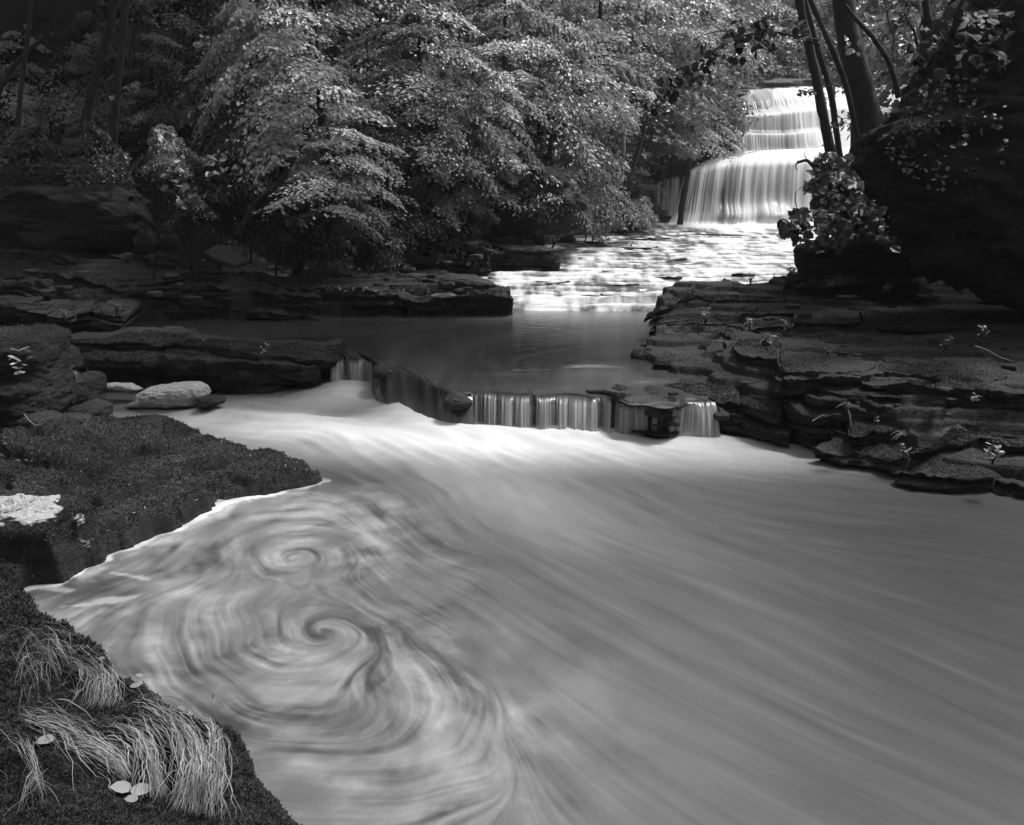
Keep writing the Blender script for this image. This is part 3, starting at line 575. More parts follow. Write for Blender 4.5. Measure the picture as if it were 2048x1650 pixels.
foam = np.where(PX < 330, foam - .15*sstep(330, 200, PX)*sstep(1240, 1180, PY)*sstep(1130, 1160, PY), foam)
fl_ = .10+.08*left; foam = np.where(foam < fl_, fl_*np.exp((foam-fl_)/fl_), foam)*.92; foam = np.clip(foam, 0, 1)
foam = np.clip(foam+.28*blob(PX, PY, 690, 790, 70, 20), 0, 1)
foam = np.clip(foam + .16*blob(PX, PY, 800, 826, 90, 16, 12) + .3*blob(PX, PY, 1180, 868, 260, 9), 0, 1)
Z = .0 + .09*blob(PX, PY, 690, 782, 60, 24) + .065*blob(PX, PY, 830, 836, 110, 24, 14) + .05*blob(PX, PY, 1150, 866, 240, 9) + .05*blob(PX, PY, 560, 835, 120, 16, 5) - .04*blob(PX, PY, 690, 820, 90, 14, -8) + .05*blob(PX, PY, 830, 810, 60, 16, -20) + .03*blob(PX, PY, 1000, 880, 500, 20)
Z += .010*l3*sstep(1000, 850, PY)
V = np.stack([X, Y, Z], -1).reshape(-1, 3)
link('water', mesh('water', V, grid_faces(len(pyr), len(pxc)), M['pool'], attrs={'foam': foam}), kind='structure')
# water out of view: behind the camera and to the right
X2, Y2 = np.meshgrid(np.linspace(-3, 16, 12), np.linspace(-10, 14, 12))
link('water', mesh('water', np.stack([X2, Y2, 0*X2-.06], -1).reshape(-1, 3), grid_faces(12, 12), M['pool'], attrs={'foam': np.full(144, .22)}), kind='structure')

# ------------------------------------------------------------------ middle pool and the little falls over its lip
lip = np.array([(300,664),(430,680),(560,699),(640,706),(662,712),(700,713),(748,714),(762,730),(830,752),(890,776),(935,783),(1000,784),(1080,788),(1140,786),(1200,788),(1222,798),(1260,812),(1340,822),(1380,806),(1425,798),(1470,800)], float)
LZ = .35
lx = np.arange(300, 1471, 1.6); ly_ = np.interp(lx, lip[:, 0], lip[:, 1]); ly_ = smooth1(ly_, 6)
ly_ = ly_ + 5*n3(np.stack([lx*.021, 0*lx, 0*lx], -1)) + 2.0*n3(np.stack([lx*.07, 0*lx+5, 0*lx], -1))*sstep(640, 700, lx)
LP = atz(lx, ly_, LZ-.02)
pyf = 606.0
fx = np.interp(lx, [300, 1470], [-100, 1500]); FP = atz(fx, np.full(len(lx), pyf), LZ)
rows = []
nr = 130
for k in range(nr):
    t = k/(nr-1); q = 1/((1-t)/LP[:, 1] + t/FP[:, 1]); w = (q-LP[:, 1])/(FP[:, 1]-LP[:, 1])
    rows.append(LP*(1-w[:, None])+FP*w[:, None])
V = np.array(rows); dl_ = np.linalg.norm(V[..., :2]-V[0][None, :, :2], axis=-1)
V[..., 2] = LZ-.03*np.exp(-(dl_/.22)**1.5)
qx0, qy0 = 0, 0
pq = V.reshape(-1, 3)
# pixel positions of the vertices, used only to say where on the surface the foam lies
def topx(V):
    x, y, z = V[..., 0], V[..., 1], V[..., 2]-CAMZ; f_ = y*ct - z*st; u_ = y*st+z*ct
    return 1024+F*x/f_, 825-F*u_/f_
QX, QY = topx(V)
V[..., 2] += (.03*blob(QX, QY, 1180, 742, 60, 9)+.02*blob(QX, QY, 1290, 760, 50, 8)+.012*blob(QX, QY, 1010, 745, 90, 6))*sstep(0, .25, dl_); pq = V.reshape(-1, 3)
AM = arrows([(1200,625,-.2,1,200),(1250,700,-1,.15,150),(1100,650,-1,.12,150),(900,660,-1,.1,120),(750,670,-.9,.15,100),(1000,620,-1,.05,100),(700,650,-1,.05,150),(850,710,.6,1,80),(1000,740,.5,1,80),(1150,760,.3,1,80),(1300,750,.5,1,80),(700,700,0,1,50),(500,650,-1,0,200)], LZ)
m1 = lic(V[..., 0], V[..., 1], AM, 26, .03, 3.5, TEX); m2 = lic(V[..., 0], V[..., 1], AM, 22, .06, 9.0, TEX2)
thin = sstep(1.0, 2.4, m1)
mf = .05 + .22*thin*(blob(QX, QY, 1000, 665, 260, 40)+.4*blob(QX, QY, 1150, 640, 250, 25)) + .012*m2
mf += .9*blob(QX, QY, 1180, 612, 260, 5) + .25*blob(QX, QY, 1200, 628, 230, 14) + .10*blob(QX, QY, 1180, 660, 120, 25)
mf += .09*blob(QX, QY, 1200, 760, 200, 25)+.02*m1*blob(QX, QY, 1150, 740, 260, 35)
mf += .5*thin*blob(QX, QY, 750, 634, 200, 6)
link('water', mesh('water', pq, grid_faces(nr, len(lx)), M['midpool'], attrs={'foam': np.clip(mf, 0, 1)}), kind='structure')
# rock under the lip
LQ = LP[lx > 590][::12].copy(); LQ[:, 1] += .10; LQ[:, 2] = .295
ledge('dark rock lip under the little falls between the pools', [], P3=LQ, thick=.45, back=.5, layers=2, cuts=4, mat='rock', amp=.025, bdir=(0, 1))
def little_fall(label, x0, x1, ybot, dens, seed, toothed=.0, spread=0, out=.25, ytop=None, z0=LZ-.025):
    n = int((x1-x0)/1.1); u = np.linspace(0, 1, n); xs_ = x0+(x1-x0)*u
    yt = np.interp(xs_, lx, ly_) if ytop is None else np.interp(u, np.linspace(0, 1, len(ytop)), ytop)
    T0 = atz(xs_, yt, z0); xb = xs_+spread*(u-.5)*2; yb = np.interp(u, np.linspace(0, 1, len(ybot)), ybot)
    zt = 0.0; Bt = atz(xb, yb, zt)
    rowsn = 26; V = []; dn = []
    st1 = fbm(np.stack([xs_*.045, 0*xs_+seed, 0*xs_], -1), 5, .7); st2 = n3(np.stack([xs_*.33, 0*xs_+seed+5, 0*xs_], -1))
    for k in range(rowsn):
        t = k/(rowsn-1); h = 1-(1-t)**2 if False else t**.5
        Pk = T0*(1-h)+Bt*h; Pk[:, 2] = T0[:, 2]*(1-t**1.3)+zt*t**1.3
        Pk[:, 1] -= .035*st1*min(1, t*3)
        V.append(Pk)
        a = dens*(1+.75*st1+.28*st2*(1-.6*t))
        top = sstep(0, .10+.25*max(.5, toothed)*(1+1.3*st1), t)
        a = a*top*(.55+.55*t)*sstep(0, .03, u)*sstep(1, .97, u)
        dn.append(a)
    me = mesh('little_fall', np.array(V).reshape(-1, 3), grid_faces(rowsn, n), M['sheetgrey'], attrs={'foam': np.clip(np.array(dn), 0, .96)})
    o = link('little_waterfall', me, label=label, category='waterfall', group='little falls over the rock lip')
little_fall('small leftmost little fall beside the tongue slab', 662, 712, [773, 776], .6, 1, .3)
little_fall('thin spill just right of the leftmost little fall', 702, 750, [774, 778], .5, 2, .3)
little_fall('broad pale fall in the middle of the rock lip', 938, 1082, [858, 866, 870], .75, 3, .4)
little_fall('second broad fall right of the middle one', 1078, 1222, [870, 874], .75, 4, .5)
little_fall('toothed narrow fall between the broad ones and the right bank', 1232, 1292, [873, 874], .8, 5, 1.2, 4)
little_fall('faint slim trickle left of the fanned fall', 1304, 1350, [874, 876], .65, 6, 1.0, 2)
little_fall('fanned fall at the right end of the rock lip', 1352, 1424, [876, 878, 880], .75, 7, .8, 18)
# dark glassy chutes between them
def chute(label, x0, x1, yb, seed):
    n = int((x1-x0)/1.6); u = np.linspace(0, 1, n); xs_ = x0+(x1-x0)*u; yt = np.interp(xs_, lx, ly_)
    T0 = atz(xs_, yt, LZ-.02); Bt = atz(xs_+10*u, np.interp(u, np.linspace(0, 1, len(yb)), yb), -.03); V = []; dn = []
    for k in range(30):
        t = k/29; Pk = T0*(1-t)+Bt*t; w_ = 1-(.55*t**1.5+.45*(.5-.5*math.cos(math.pi*t))); Pk[:, 2] = T0[:, 2]*w_+Bt[:, 2]*(1-w_)
        s = n3(np.stack([xs_*.05+t, 0*xs_+seed, 0*xs_+t*2], -1)); Pk[:, 2] += .006*s*math.sin(math.pi*t)
        V.append(Pk); dn.append(.015+.05*fbm(np.stack([xs_*.07, 0*xs_+seed, 0*xs_+t*.6], -1), 4, .65)+.35*t**2.5)
    link('water_chute', mesh('water_chute', np.array(V).reshape(-1, 3), grid_faces(30, n), M['midpool'], attrs={'foam': np.clip(np.array(dn), 0, 1)}), label=label, category='water chute')
chute('smooth dark chute of water between the left and middle little falls', 744, 942, [806, 850, 874, 880], 3)
chute('dark gap of smooth water over the lip beside the toothed fall', 1218, 1356, [860, 866, 868], 4)

for lab, cx, cy, w, h, z in [('low dark stone breaking the lip between the two broad falls and the right bank', 1238, 776, 20, 10, .33),('flat wet stone in the overflow near the right bank', 1310, 790, 34, 9, .32),('dark rounded rock at the left end of the broad pale fall', 914, 797, 26, 12, .28),('small stone dividing the fanned fall', 1340, 832, 14, 12, .2),('wet stone at the corner right of the fanned fall', 1436, 822, 16, 16, .22),('dark stone between the left falls and the glassy chute', 762, 742, 16, 12, .3)]:
    dv = float(atz(cx, cy, z)[1])
    outline_rock('stone', lab, 'stone', [(cx-w, cy+h*.6), (cx-w*.8, cy-h*.4), (cx-w*.2, cy-h), (cx+w*.5, cy-h*.8), (cx+w, cy), (cx+w*.9, cy+h), (cx-w*.5, cy+h*1.2)], dv, .35, 'rock', 5, .03, 4, boxy=.5)
# ------------------------------------------------------------------ cascade below the big falls
xs = np.linspace(-3.5, 15, 560); tt = np.linspace(0, 1, 400); ys = 14.0*(31.4/14.0)**tt
X, Y = np.meshgrid(xs, ys)
def casc(X, Y, nst=22):
    p = np.stack([X, Y, 0*X], -1)
    h = np.interp(Y, [13.6, 14.3, 16, 20, 25, 30, 32], [-.2, .12, .32, .62, .85, 1.0, 1.04])
    q = h*nst*.95 + .9*fbm(p*np.array([.35, .45, 0])+3, 3) + .22*fbm(p*np.array([1.6, 2.0, 0]), 2)
    q = np.where(Y < 14.6, np.minimum(q, 1.6), q)
    f = q-np.floor(q); s = np.floor(q)+sstep(.0, .16, f)*1.0
    return s, f, q
s, f, q = casc(X, Y)
p = np.stack([X, Y, 0*X], -1)
Zc = .33 + s/(22*.95)*1.12 + .02*fbm(p*np.array([2.5, 2.5, 0]), 3) + .14*sstep(27, 30, Y)
CX, CY = topx(np.stack([X, Y, Zc], -1))
riser = sstep(.20, .05, f)
st1 = fbm(p*np.array([7, 1.2, 0]), 4, .6); st2 = fbm(p*np.array([.8, .6, 0])+20, 4); hz = fbm(p*np.array([2.0, 6.0, 0])+40, 4, .6)
foamc = .22 + .45*st2 + .55*hz + .45*st1 + .25*sstep(.0, .10, f)*sstep(.4, .15, f) - .25*sstep(.12, .02, f)
foamc += .38*sstep(1280, 1520, CX+.3*(CY-520)) + .35*blob(CX, CY, 1180, 545, 150, 25) + .5*blob(CX, CY, 1200, 602, 260, 9) + .6*blob(CX, CY, 1500, 452, 180, 6) + .25*blob(CX,CY,1200,520,90,30)
foamc -= .30*blob(CX, CY, 1180, 475, 90, 14)+.25*blob(CX, CY, 1400, 470, 90, 10)+.25*blob(CX, CY, 1150, 570, 120, 10)
foamc = np.clip(foamc, .04, 1)
link('cascade_water', mesh('cascade_water', np.stack([X, Y, Zc], -1).reshape(-1, 3), grid_faces(len(ys), len(xs)), M['cascade'], attrs={'foam': foamc}), kind='structure')
rs = np.random.RandomState(44)
k = 0
cr = [(1215,541,30,'dark ledge breaking the cascade left of its middle'),(1285,497,36,'wet dark ledge high on the cascade'),(1350,518,26,'small ledge half covered by white water in mid cascade'),(1255,524,24,'low dark step beside the bright chute'),(1450,470,40,'long thin ledge in the quiet water under the big falls'),(1110,562,34,'flat dark step at the left side of the cascade foot'),(1490,551,20,'short dark step near the right edge of the cascade'),(1170,483,40,'flat ledge at the cascade head, left'),(1340,553,26,'split ledge low in the cascade'),(1240,569,40,'thin ledge just above the cascade foot'),(1160,512,24,'short step near the pointed slab'),(1400,497,22,'short step in the upper middle of the cascade'),(1300,477,44,'long thin step in the quiet water at the cascade head'),(1195,588,40,'lowest thin step before the dark pool')]
for (cx, cy, w, lab) in cr:
    dd = np.linspace(14, 30, 400); PP = atd(cx, cy, dd); ss, ff, qq = casc(PP[:, 0], PP[:, 1]); zz = .33+ss/(22*.95)*1.12
    dv = dd[np.argmin(abs(PP[:, 2]-zz-.03))]
    ledge(lab, [(cx-w, cy+rs.uniform(-1, 1)), (cx-w*.3, cy+rs.uniform(-1, 2)), (cx+w*.4, cy+rs.uniform(-1, 1)), (cx+w, cy+rs.uniform(-2, 1))], d=dv, thick=pxm(rs.uniform(5, 8), dv)+.05, back=pxm(14, dv), layers=1, cuts=1, mat='rock', amp=.05, name='cascade_step', cat='rock ledge')

# ------------------------------------------------------------------ the big falls and their cliff
def rows_surface(rowsdef, ncol, sub):
    """rowsdef: list of (list of (px,py), d or list of d); returns (rows, cols, 3) plus v"""
    R_ = []
    for pts, d in rowsdef:
        a = np.array(pts, float); dd = np.asarray(d, float)*np.ones(len(a))
        t = np.linspace(0, 1, len(a)); u = np.linspace(0, 1, ncol)
        R_.append(atd(np.interp(u, t, a[:, 0]), np.interp(u, t, a[:, 1]), np.interp(u, t, dd)))
    R_ = np.array(R_); out = []; vv = []
    for i in range(len(R_)-1):
        k = sub[i] if isinstance(sub, list) else sub
        for j in range(k):
            out.append(R_[i]*(1-j/k)+R_[i+1]*(j/k)); vv.append(i+j/k)
    out.append(R_[-1]); vv.append(len(R_)-1)
    return np.array(out), np.array(vv)
cols = [1470, 1500, 1540, 1580, 1640, 1720, 1800, 1900]
def row(y, dx=0): return [(c+dx, yy) for c, yy in zip(cols, y)]
upper = [(row([198,176,174,173,173,172,168,165], 0), 38.4),
         (row([200,192,187,188,190,190,182,176]), 37.0),
         (row([203,203,200,196,200,200,192,185]), 36.5),
         (row([222,222,216,211,210,210,204,196]), 36.1),
         (row([230,229,228,224,217,214,209,200]), [35.2,35.2,35.2,35.2,35.5,35.6,35.7,35.7]),
         (row([262,262,264,262,256,252,246,240]), [34.9,34.9,34.9,34.9,35.0,35.1,35.2,35.2]),
         (row([266,266,267,267,262,258,252,246]), [34.4,34.4,34.4,34.4,34.8,34.9,35.0,35.0]),
         (row([306,303,301,300,297,295,291,288], -3), 34.1)]
V, vv = rows_surface(upper, 380, [6, 5, 10, 6, 16, 5, 20])
for _ in range(3): V[1:-1] = .25*V[:-2]+.5*V[1:-1]+.25*V[2:]
G = V.copy(); u = np.linspace(0, 1, V.shape[1])[None, :]+0*V[..., 0]
sa = fbm(np.stack([V[..., 0]*5, 0*u+3, V[..., 2]*.12], -1), 4, .65); sb = fbm(np.stack([V[..., 0]*1.0, 0*u, V[..., 2]*.5], -1), 3)
VX, VY = topx(V)
V[..., 1] -= .10*sb+.03*sa
vvm = vv[:, None]+0*u
al = .74+.22*sa+.25*sb + .3*sstep(1560, 1640, VX)*sstep(225, 190, VY) + .3*blob(VX, VY, 1700, 240, 90, 60)
al = al + .3*np.exp(-((vvm-4.0)/.25)**2)+.35*np.exp(-((vvm-6.0)/.25)**2) + .5*sstep(6.75, 7, vvm) - .28*sstep(1640, 1600, VX)*(np.clip(1-abs(vvm-5.5)*1.2, 0, 1)) - .2*blob(VX, VY, 1575, 285, 50, 18)
al = np.where((vvm < 3) & (VX < 1545), al-.35, al)
al *= sstep(0, .012, u+.01*sb)
al = np.clip(al, 0, 1)
def grow(name, V, al, label, off=None):
    return link(name, mesh(name, V.reshape(-1, 3), grid_faces(V.shape[0], V.shape[1]), M['sheet'], attrs={'foam': al}), label=label, category='waterfall')
grow('waterfall', V, al, 'upper tier of the big white waterfall behind the leaning trunks')
lc = [1350, 1368, 1390, 1430, 1480, 1560, 1640, 1730, 1850]
lower = [([(1465,302),(1475,303),(1490,302),(1510,301),(1540,300),(1590,298),(1650,296),(1740,292),(1860,288)], 34.0),
         ([(1400,326),(1415,322),(1435,318),(1460,314),(1500,310),(1570,307),(1650,305),(1740,303),(1860,300)], 32.9),
         ([(1372,346),(1384,339),(1400,332),(1437,325),(1486,320),(1563,318),(1642,316),(1730,313),(1850,310)], 32.2),
         ([(1366,356),(1378,349),(1394,343),(1433,336),(1482,331),(1560,328),(1640,326),(1730,323),(1850,320)], 31.9),
         ([(1356,395),(1369,392),(1387,390),(1427,388),(1478,386),(1558,384),(1638,382),(1730,380),(1850,378)], 31.5),
         ([(1345,430),(1361,428),(1381,427),(1423,425),(1475,423),(1556,420),(1637,418),(1730,415),(1850,412)], 31.15),
         ([(1332,452),(1352,451),(1375,451),(1420,450),(1473,449),(1555,447),(1636,445),(1730,442),(1850,440)], 30.8),
         ([(1300,462),(1345,461),(1375,461),(1420,460),(1473,460),(1555,459),(1636,458),(1730,456),(1850,454)], 29.6)]
V, vv = rows_surface(lower, 420, [8, 6, 5, 16, 14, 8, 6])
for _ in range(3): V[1:-1] = .25*V[:-2]+.5*V[1:-1]+.25*V[2:]
u = np.linspace(0, 1, V.shape[1])[None, :]+0*V[..., 0]; vvm = vv[:, None]+0*u
us = np.linspace(0, 1, V.shape[1])
sa = fbm(np.stack([u*95, 0*u+3, V[..., 2]*.10], -1), 3, .65); sb = fbm(np.stack([u*22, 0*u, V[..., 2]*.22], -1), 3, .6)
VX, VY = topx(V)
V[..., 1] -= .09*sb+.03*sa
V[..., 1] -= .5*blob(VX, VY, 1545, 432, 34, 20) + .35*blob(VX, VY, 1462, 432, 30, 18)
al = .56+.30*sb+.20*sa
al = np.where(vvm < 2.6, .9+.15*sb, al)
al += .45*np.exp(-((vvm-2.9)/.5)**2) + .5*sstep(5.5, 6, vvm) - .14*blob(VX, VY, 1480, 395, 120, 26)+ .5*sstep(1600, 1700, VX)
al += .25*blob(VX, VY, 1540, 415, 60, 10)
al *= sstep(0, .02, u+.01*sb)
grow('waterfall', V, np.clip(al, 0, 1), 'lower curtain tier of the big white waterfall falling to the cascade')
# thin trickles left of the lower tier
for k, (x0, y0, x1, y1, w, lab) in enumerate([(1318,362,1316,410,5,'thinnest trickle left of the lower tier, by the hollow'),(1334,355,1330,420,8,'middle trickle left of the lower tier'),(1352,352,1346,432,10,'trickle closest to the left edge of the lower tier'),(1290,368,1288,392,3,'short faint trickle in front of the dark hollow'),(1480,196,1478,200,3,None),(1502,180,1500,202,5,'small trickle at the top left of the big waterfall'),(1452,182,1451,200,3,'tiny trickle on the topmost rock step')]):
    if not lab: continue
    n = 16; m = 20; dd = 31.6 if y0 > 300 else 37.5
    uu = np.linspace(-1, 1, n); V = []
    al = []
    for j in range(m):
        t = j/(m-1); xx = x0+(x1-x0)*t+w*uu*(1+.3*t); V.append(atd(xx, y0+(y1-y0)*t + 0*uu, dd-.5*t)); al.append(.6*(1-uu**2)*(.6+.5*n3(np.stack([uu*4+k*9, 0*uu, 0*uu+t], -1)))*sstep(0, .1, t))
    grow('trickle', np.array(V), np.clip(np.array(al), 0, 1), lab)
# cliff rock behind and beside the falls
cl = [('thin cap ledge above the big waterfall, left end', [(1390,183),(1440,180),(1480,177),(1512,176)], 38.6, .25, 3, 2, 2),
      ('cap rock step over which the upper tier starts', [(1390,203),(1440,200),(1480,203),(1545,205)], 37.3, .7, 3, 3, 2),
      ('upper cliff layers left of the upper tier', [(1370,236),(1420,232),(1470,234),(1500,240)], 36.3, .9, 3, 4, 2),
      ('middle cliff layers left of the upper tier', [(1330,268),(1400,266),(1470,268),(1520,270)], 35.6, .95, 3, 4, 3),
      ('long shelf of layered rock level with the gap between the tiers', [(1262,312),(1320,309),(1400,305),(1470,305),(1520,305)], 34.6, .5, 3, 3, 3),
      ('overhanging cliff layer above the dark hollow', [(1262,330),(1300,322),(1380,322),(1400,326)], 33.2, .8, 3, 4, 2),
      ('broken rock steps below the dark hollow', [(1285,402),(1320,398),(1360,402),(1380,405)], 32.2, .8, 2.5, 3, 2),
      ('lowest rock steps at the left foot of the big waterfall', [(1270,428),(1310,420),(1350,428),(1370,436)], 31.4, .6, 2.5, 3, 2)]
for lab, pts, d, th, bk, ly, cu in cl:
    ledge(lab, pts, d=d, thick=th, back=bk, layers=ly, cuts=cu, mat='cliff', amp=.16, rc=.6)
# cliff face under the water of both tiers, set back from it
for nm, rd, lab in (('cliff_face', upper, 'dark layered cliff face under the upper tier of the waterfall'), ('cliff_face', lower, 'dark layered cliff face under the lower tier of the waterfall')):
    rd2 = [([(x, y+4) for x, y in pts], np.asarray(d, float)+.45) for pts, d in rd]
    V, vv = rows_surface(rd2, 300, 8)
    V[..., 1] += .25*fbm(V*np.array([.7, .7, 4.0]), 4)
    link(nm, mesh(nm, V.reshape(-1, 3), grid_faces(V.shape[0], V.shape[1]), M['cliff']), label=lab, category='cliff')
# cliff that carries the hollow and the wall beyond the left side
Xc = np.linspace(2.5, 22, 160); tq = np.linspace(0, 1, 150); Xg, Tg = np.meshgrid(Xc, tq); Zg = 1.0+Tg*7.0
Yg = 33.4+Tg*5.2 + .55*np.floor(Tg*14)/14*0; pz = np.stack([Xg, Zg*3, 0*Xg], -1)
Yg = Yg + .35*fbm(pz*np.array([.5, 1.2, 0]), 4) + .25*(np.round(fbm(np.stack([0*Xg, Zg*2.4, Xg*.15], -1), 2)*3)/3)
link('cliff', mesh('cliff', np.stack([Xg, Yg, Zg], -1).reshape(-1, 3), grid_faces(150, 160), M['cliff']), kind='structure')

# ------------------------------------------------------------------ foam heaps
outline_rock('foam_heap', 'big white heap of foam under the tongue shaped slab', 'foam', [(246,809),(272,804),(278,786),(300,775),(330,771),(360,767),(395,765),(414,774),(420,788),(406,798),(398,808),(340,812),(270,812)], 8.35, .5, 'foam', 6, .012, 26, boxy=.45)
outline_rock('foam_heap', 'thin streak of foam stretching left from the big heap', 'foam', [(196,770),(225,766),(262,768),(285,778),(262,784),(228,780)], 8.6, .2, 'foam', 5, .02, 9)
outline_rock('foam_heap', 'foam patch lying on the thick dark edge slab at the left', 'foam', [(-60,1010),(28,1006),(90,1008),(128,1022),(120,1034),(60,1042),(-60,1040)], 4.42, .45, 'foam', 7, .03, 16, boxy=.3)
outline_rock('foam_heap', 'small foam fleck on the broad mossy ledge', 'foam', [(202,880),(215,875),(235,878),(240,883),(215,886)], 6.2, .12, 'foam', 4, .004, 20)
outline_rock('foam_heap', 'flat foam strip caught on the square nosed ledge by the cascade', 'foam', [(852,594),(870,588),(900,585),(926,588),(920,593),(880,597)], 13.45, .3, 'foam', 4, .01, 9)

# ------------------------------------------------------------------ tubes for trunks and twigs
def tube(P, rad, sides=8, rough=.06, sub=6):
    P = np.asarray(P, float); n = max(len(P)*sub, 8); rad = np.asarray(rad, float)
    L = np.r_[0, np.cumsum(np.linalg.norm(np.diff(P, axis=0), axis=1))]; s = np.linspace(0, L[-1], n)
    Q = np.stack([np.interp(s, L, P[:, k]) for k in range(3)], -1); Q = smooth1(Q, sub)
    r = np.interp(s, np.linspace(0, L[-1], len(rad)), rad)
    T = np.gradient(Q, axis=0); T /= np.linalg.norm(T, axis=1)[:, None]+1e-9
    ref = np.array([.2, 1, .1]) if abs(T[n//2, 1]) < .8 else np.array([1, 0, .1])
    A = np.cross(T, ref); A /= np.linalg.norm(A, axis=1)[:, None]; B = np.cross(T, A)
    a = np.linspace(0, 2*math.pi, sides, endpoint=False)
    V = Q[:, None]+ (A[:, None]*np.cos(a)[None, :, None]+B[:, None]*np.sin(a)[None, :, None])*r[:, None, None]
    V = V + (V-Q[:, None])*(rough*fbm(V*4/np.maximum(rad.max()*6, .1), 3))[..., None]*4
    idx = np.arange(n*sides).reshape(n, sides); nx = np.roll(idx, -1, axis=1)
    Fs = np.stack([idx[:-1], nx[:-1], nx[1:], idx[1:]], -1).reshape(-1, 4)
    return V.reshape(-1, 3), Fs
def join(parts):
    Vs, Fs, o = [], [], 0
    for V, f in parts: Vs.append(V); Fs.append(f+o); o += len(V)
    return np.vstack(Vs), np.vstack(Fs)

# ------------------------------------------------------------------ foliage
def leaves(C, D, Nn, ln, wd, fold=0.0):
    """diamond leaves: centres C, long axis D, normals Nn"""
    D = D/np.linalg.norm(D, axis=1)[:, None]; Sd = np.cross(Nn, D); Sd /= np.linalg.norm(Sd, axis=1)[:, None]+1e-9
    ln = ln[:, None]; wd = wd[:, None]; U = np.cross(D, Sd)
    V = np.stack([C-D*ln*.5, C+Sd*wd*.5+D*ln*.05, C+D*ln*.5-U*ln*.08, C-Sd*wd*.5+D*ln*.05], 1)
    n = len(C); return V.reshape(-1, 3), np.arange(n*4).reshape(n, 4)
def broad_leaves(C, D, Nn, ln, wd):
    D = D/np.linalg.norm(D, axis=1)[:, None]; Sd = np.cross(Nn, D); Sd /= np.linalg.norm(Sd, axis=1)[:, None]+1e-9; U = np.cross(D, Sd)
    prof = [(-.5, 0, 0), (-.38, .34, .06), (-.1, .5, .1), (.22, .38, .06), (.5, 0, -.12), (.22, -.38, .06), (-.1, -.5, .1), (-.38, -.34, .06)]
    V = np.stack([C+D*(ln*a)[:, None]+Sd*(wd*b)[:, None]+U*(wd*c)[:, None] for a, b, c in prof], 1)
    n = len(C); b = np.arange(n)[:, None]*8
    Fs = np.concatenate([b+np.array([[0, 1, 2, 3]]), b+np.array([[0, 3, 4, 4]])[:, :4], b+np.array([[0, 4, 5, 7]]), b+np.array([[5, 6, 7, 7]])]) if False else np.concatenate([b+np.array([[0, 1, 2, 3]]), b+np.array([[0, 3, 4, 5]]), b+np.array([[0, 5, 6, 7]])])
    return V.reshape(-1, 3), Fs
def crown(seed, rx=1.6, h=3.4, nb=46, per=330, leaf=.085, droop=.42, flat=.035, lean=(0.0, 0.0)):
    """layered sprays of leaves on drooping boughs round an axis of height h, base at z=0"""
    rs = np.random.RandomState(seed); Cs, Ds, Ns = [], [], []
    for b in range(nb):
        z0 = h*(b+rs.rand())/nb; az = b*2.399+rs.uniform(-.4, .4)
        prof = math.sin(math.pi*min(1, (z0/h)*.82+.16))**.6
        Lb = rx*prof*rs.uniform(.5, 1.35); k = int(per*(.4+.6*prof)*rs.uniform(.6, 1.3))
        t = rs.rand(k)**.6*.8+.2; wv = rs.normal(0, 1, k)*.22*Lb*np.sin(np.pi*np.clip(t, 0, .96))**.7
        # leaves gather along side twigs
        tw = np.round(t*9)/9; t = t*.45+tw*.55 + abs(wv)/Lb*.4
        d = np.array([math.cos(az), math.sin(az), 0]); e = np.array([-math.sin(az), math.cos(az), 0])
        C = d*(t*Lb)[:, None]+e*wv[:, None]; C[:, 2] = z0 + .35*Lb*t - droop*1.5*Lb*t**2 + rs.normal(0, flat, k) - abs(wv)*.25
        C[:, 0] += lean[0]*z0; C[:, 1] += lean[1]*z0
        D = d[None]*.8+e[None]*(np.sign(wv)*.8)[:, None]+rs.normal(0, .35, (k, 3)); D[:, 2] -= .35+.3*t
        Nn = np.array([0, 0, .9])+d*(.25+1.0*t)[:, None]+rs.normal(0, .27, (k, 3))
        Cs.append(C); Ds.append(D); Ns.append(Nn)
    C, D, Nn = np.vstack(Cs), np.vstack(Ds), np.vstack(Ns); n = len(C); ln = leaf*rs.uniform(.5, 1.55, n)
    return leaves(C, D, Nn, ln, ln*.6)
CR = {}
for key, a in {'tall': dict(seed=1, rx=1.7, h=3.8, nb=36, per=560), 'wide': dict(seed=2, rx=2.1, h=2.8, nb=28, per=680), 'loose': dict(seed=3, rx=1.6, h=3.2, nb=22, per=450, flat=.06),
               'dense': dict(seed=4, rx=1.8, h=3.2, nb=40, per=560, leaf=.075), 'fine': dict(seed=5, rx=1.7, h=3.4, nb=38, per=750, leaf=.055), 'shrub': dict(seed=6, rx=1.0, h=1.2, nb=26, per=240, leaf=.07)}.items():
    Vc, Fc = crown(**a)
    for mk in ('leafbright', 'leafmid', 'leafdark', 'leafblack'):
        me = mesh('crown_'+key, Vc, Fc, M[mk], smooth=False); CR[(key, mk)] = me
HT = {'tall': 3.8, 'wide': 2.8, 'loose': 3.2, 'dense': 3.2, 'fine': 3.4, 'shrub': 1.2}
RXs = {'tall': 1.7, 'wide': 2.1, 'loose': 1.6, 'dense': 1.8, 'fine': 1.7, 'shrub': 1.0}
rsT = np.random.RandomState(77)
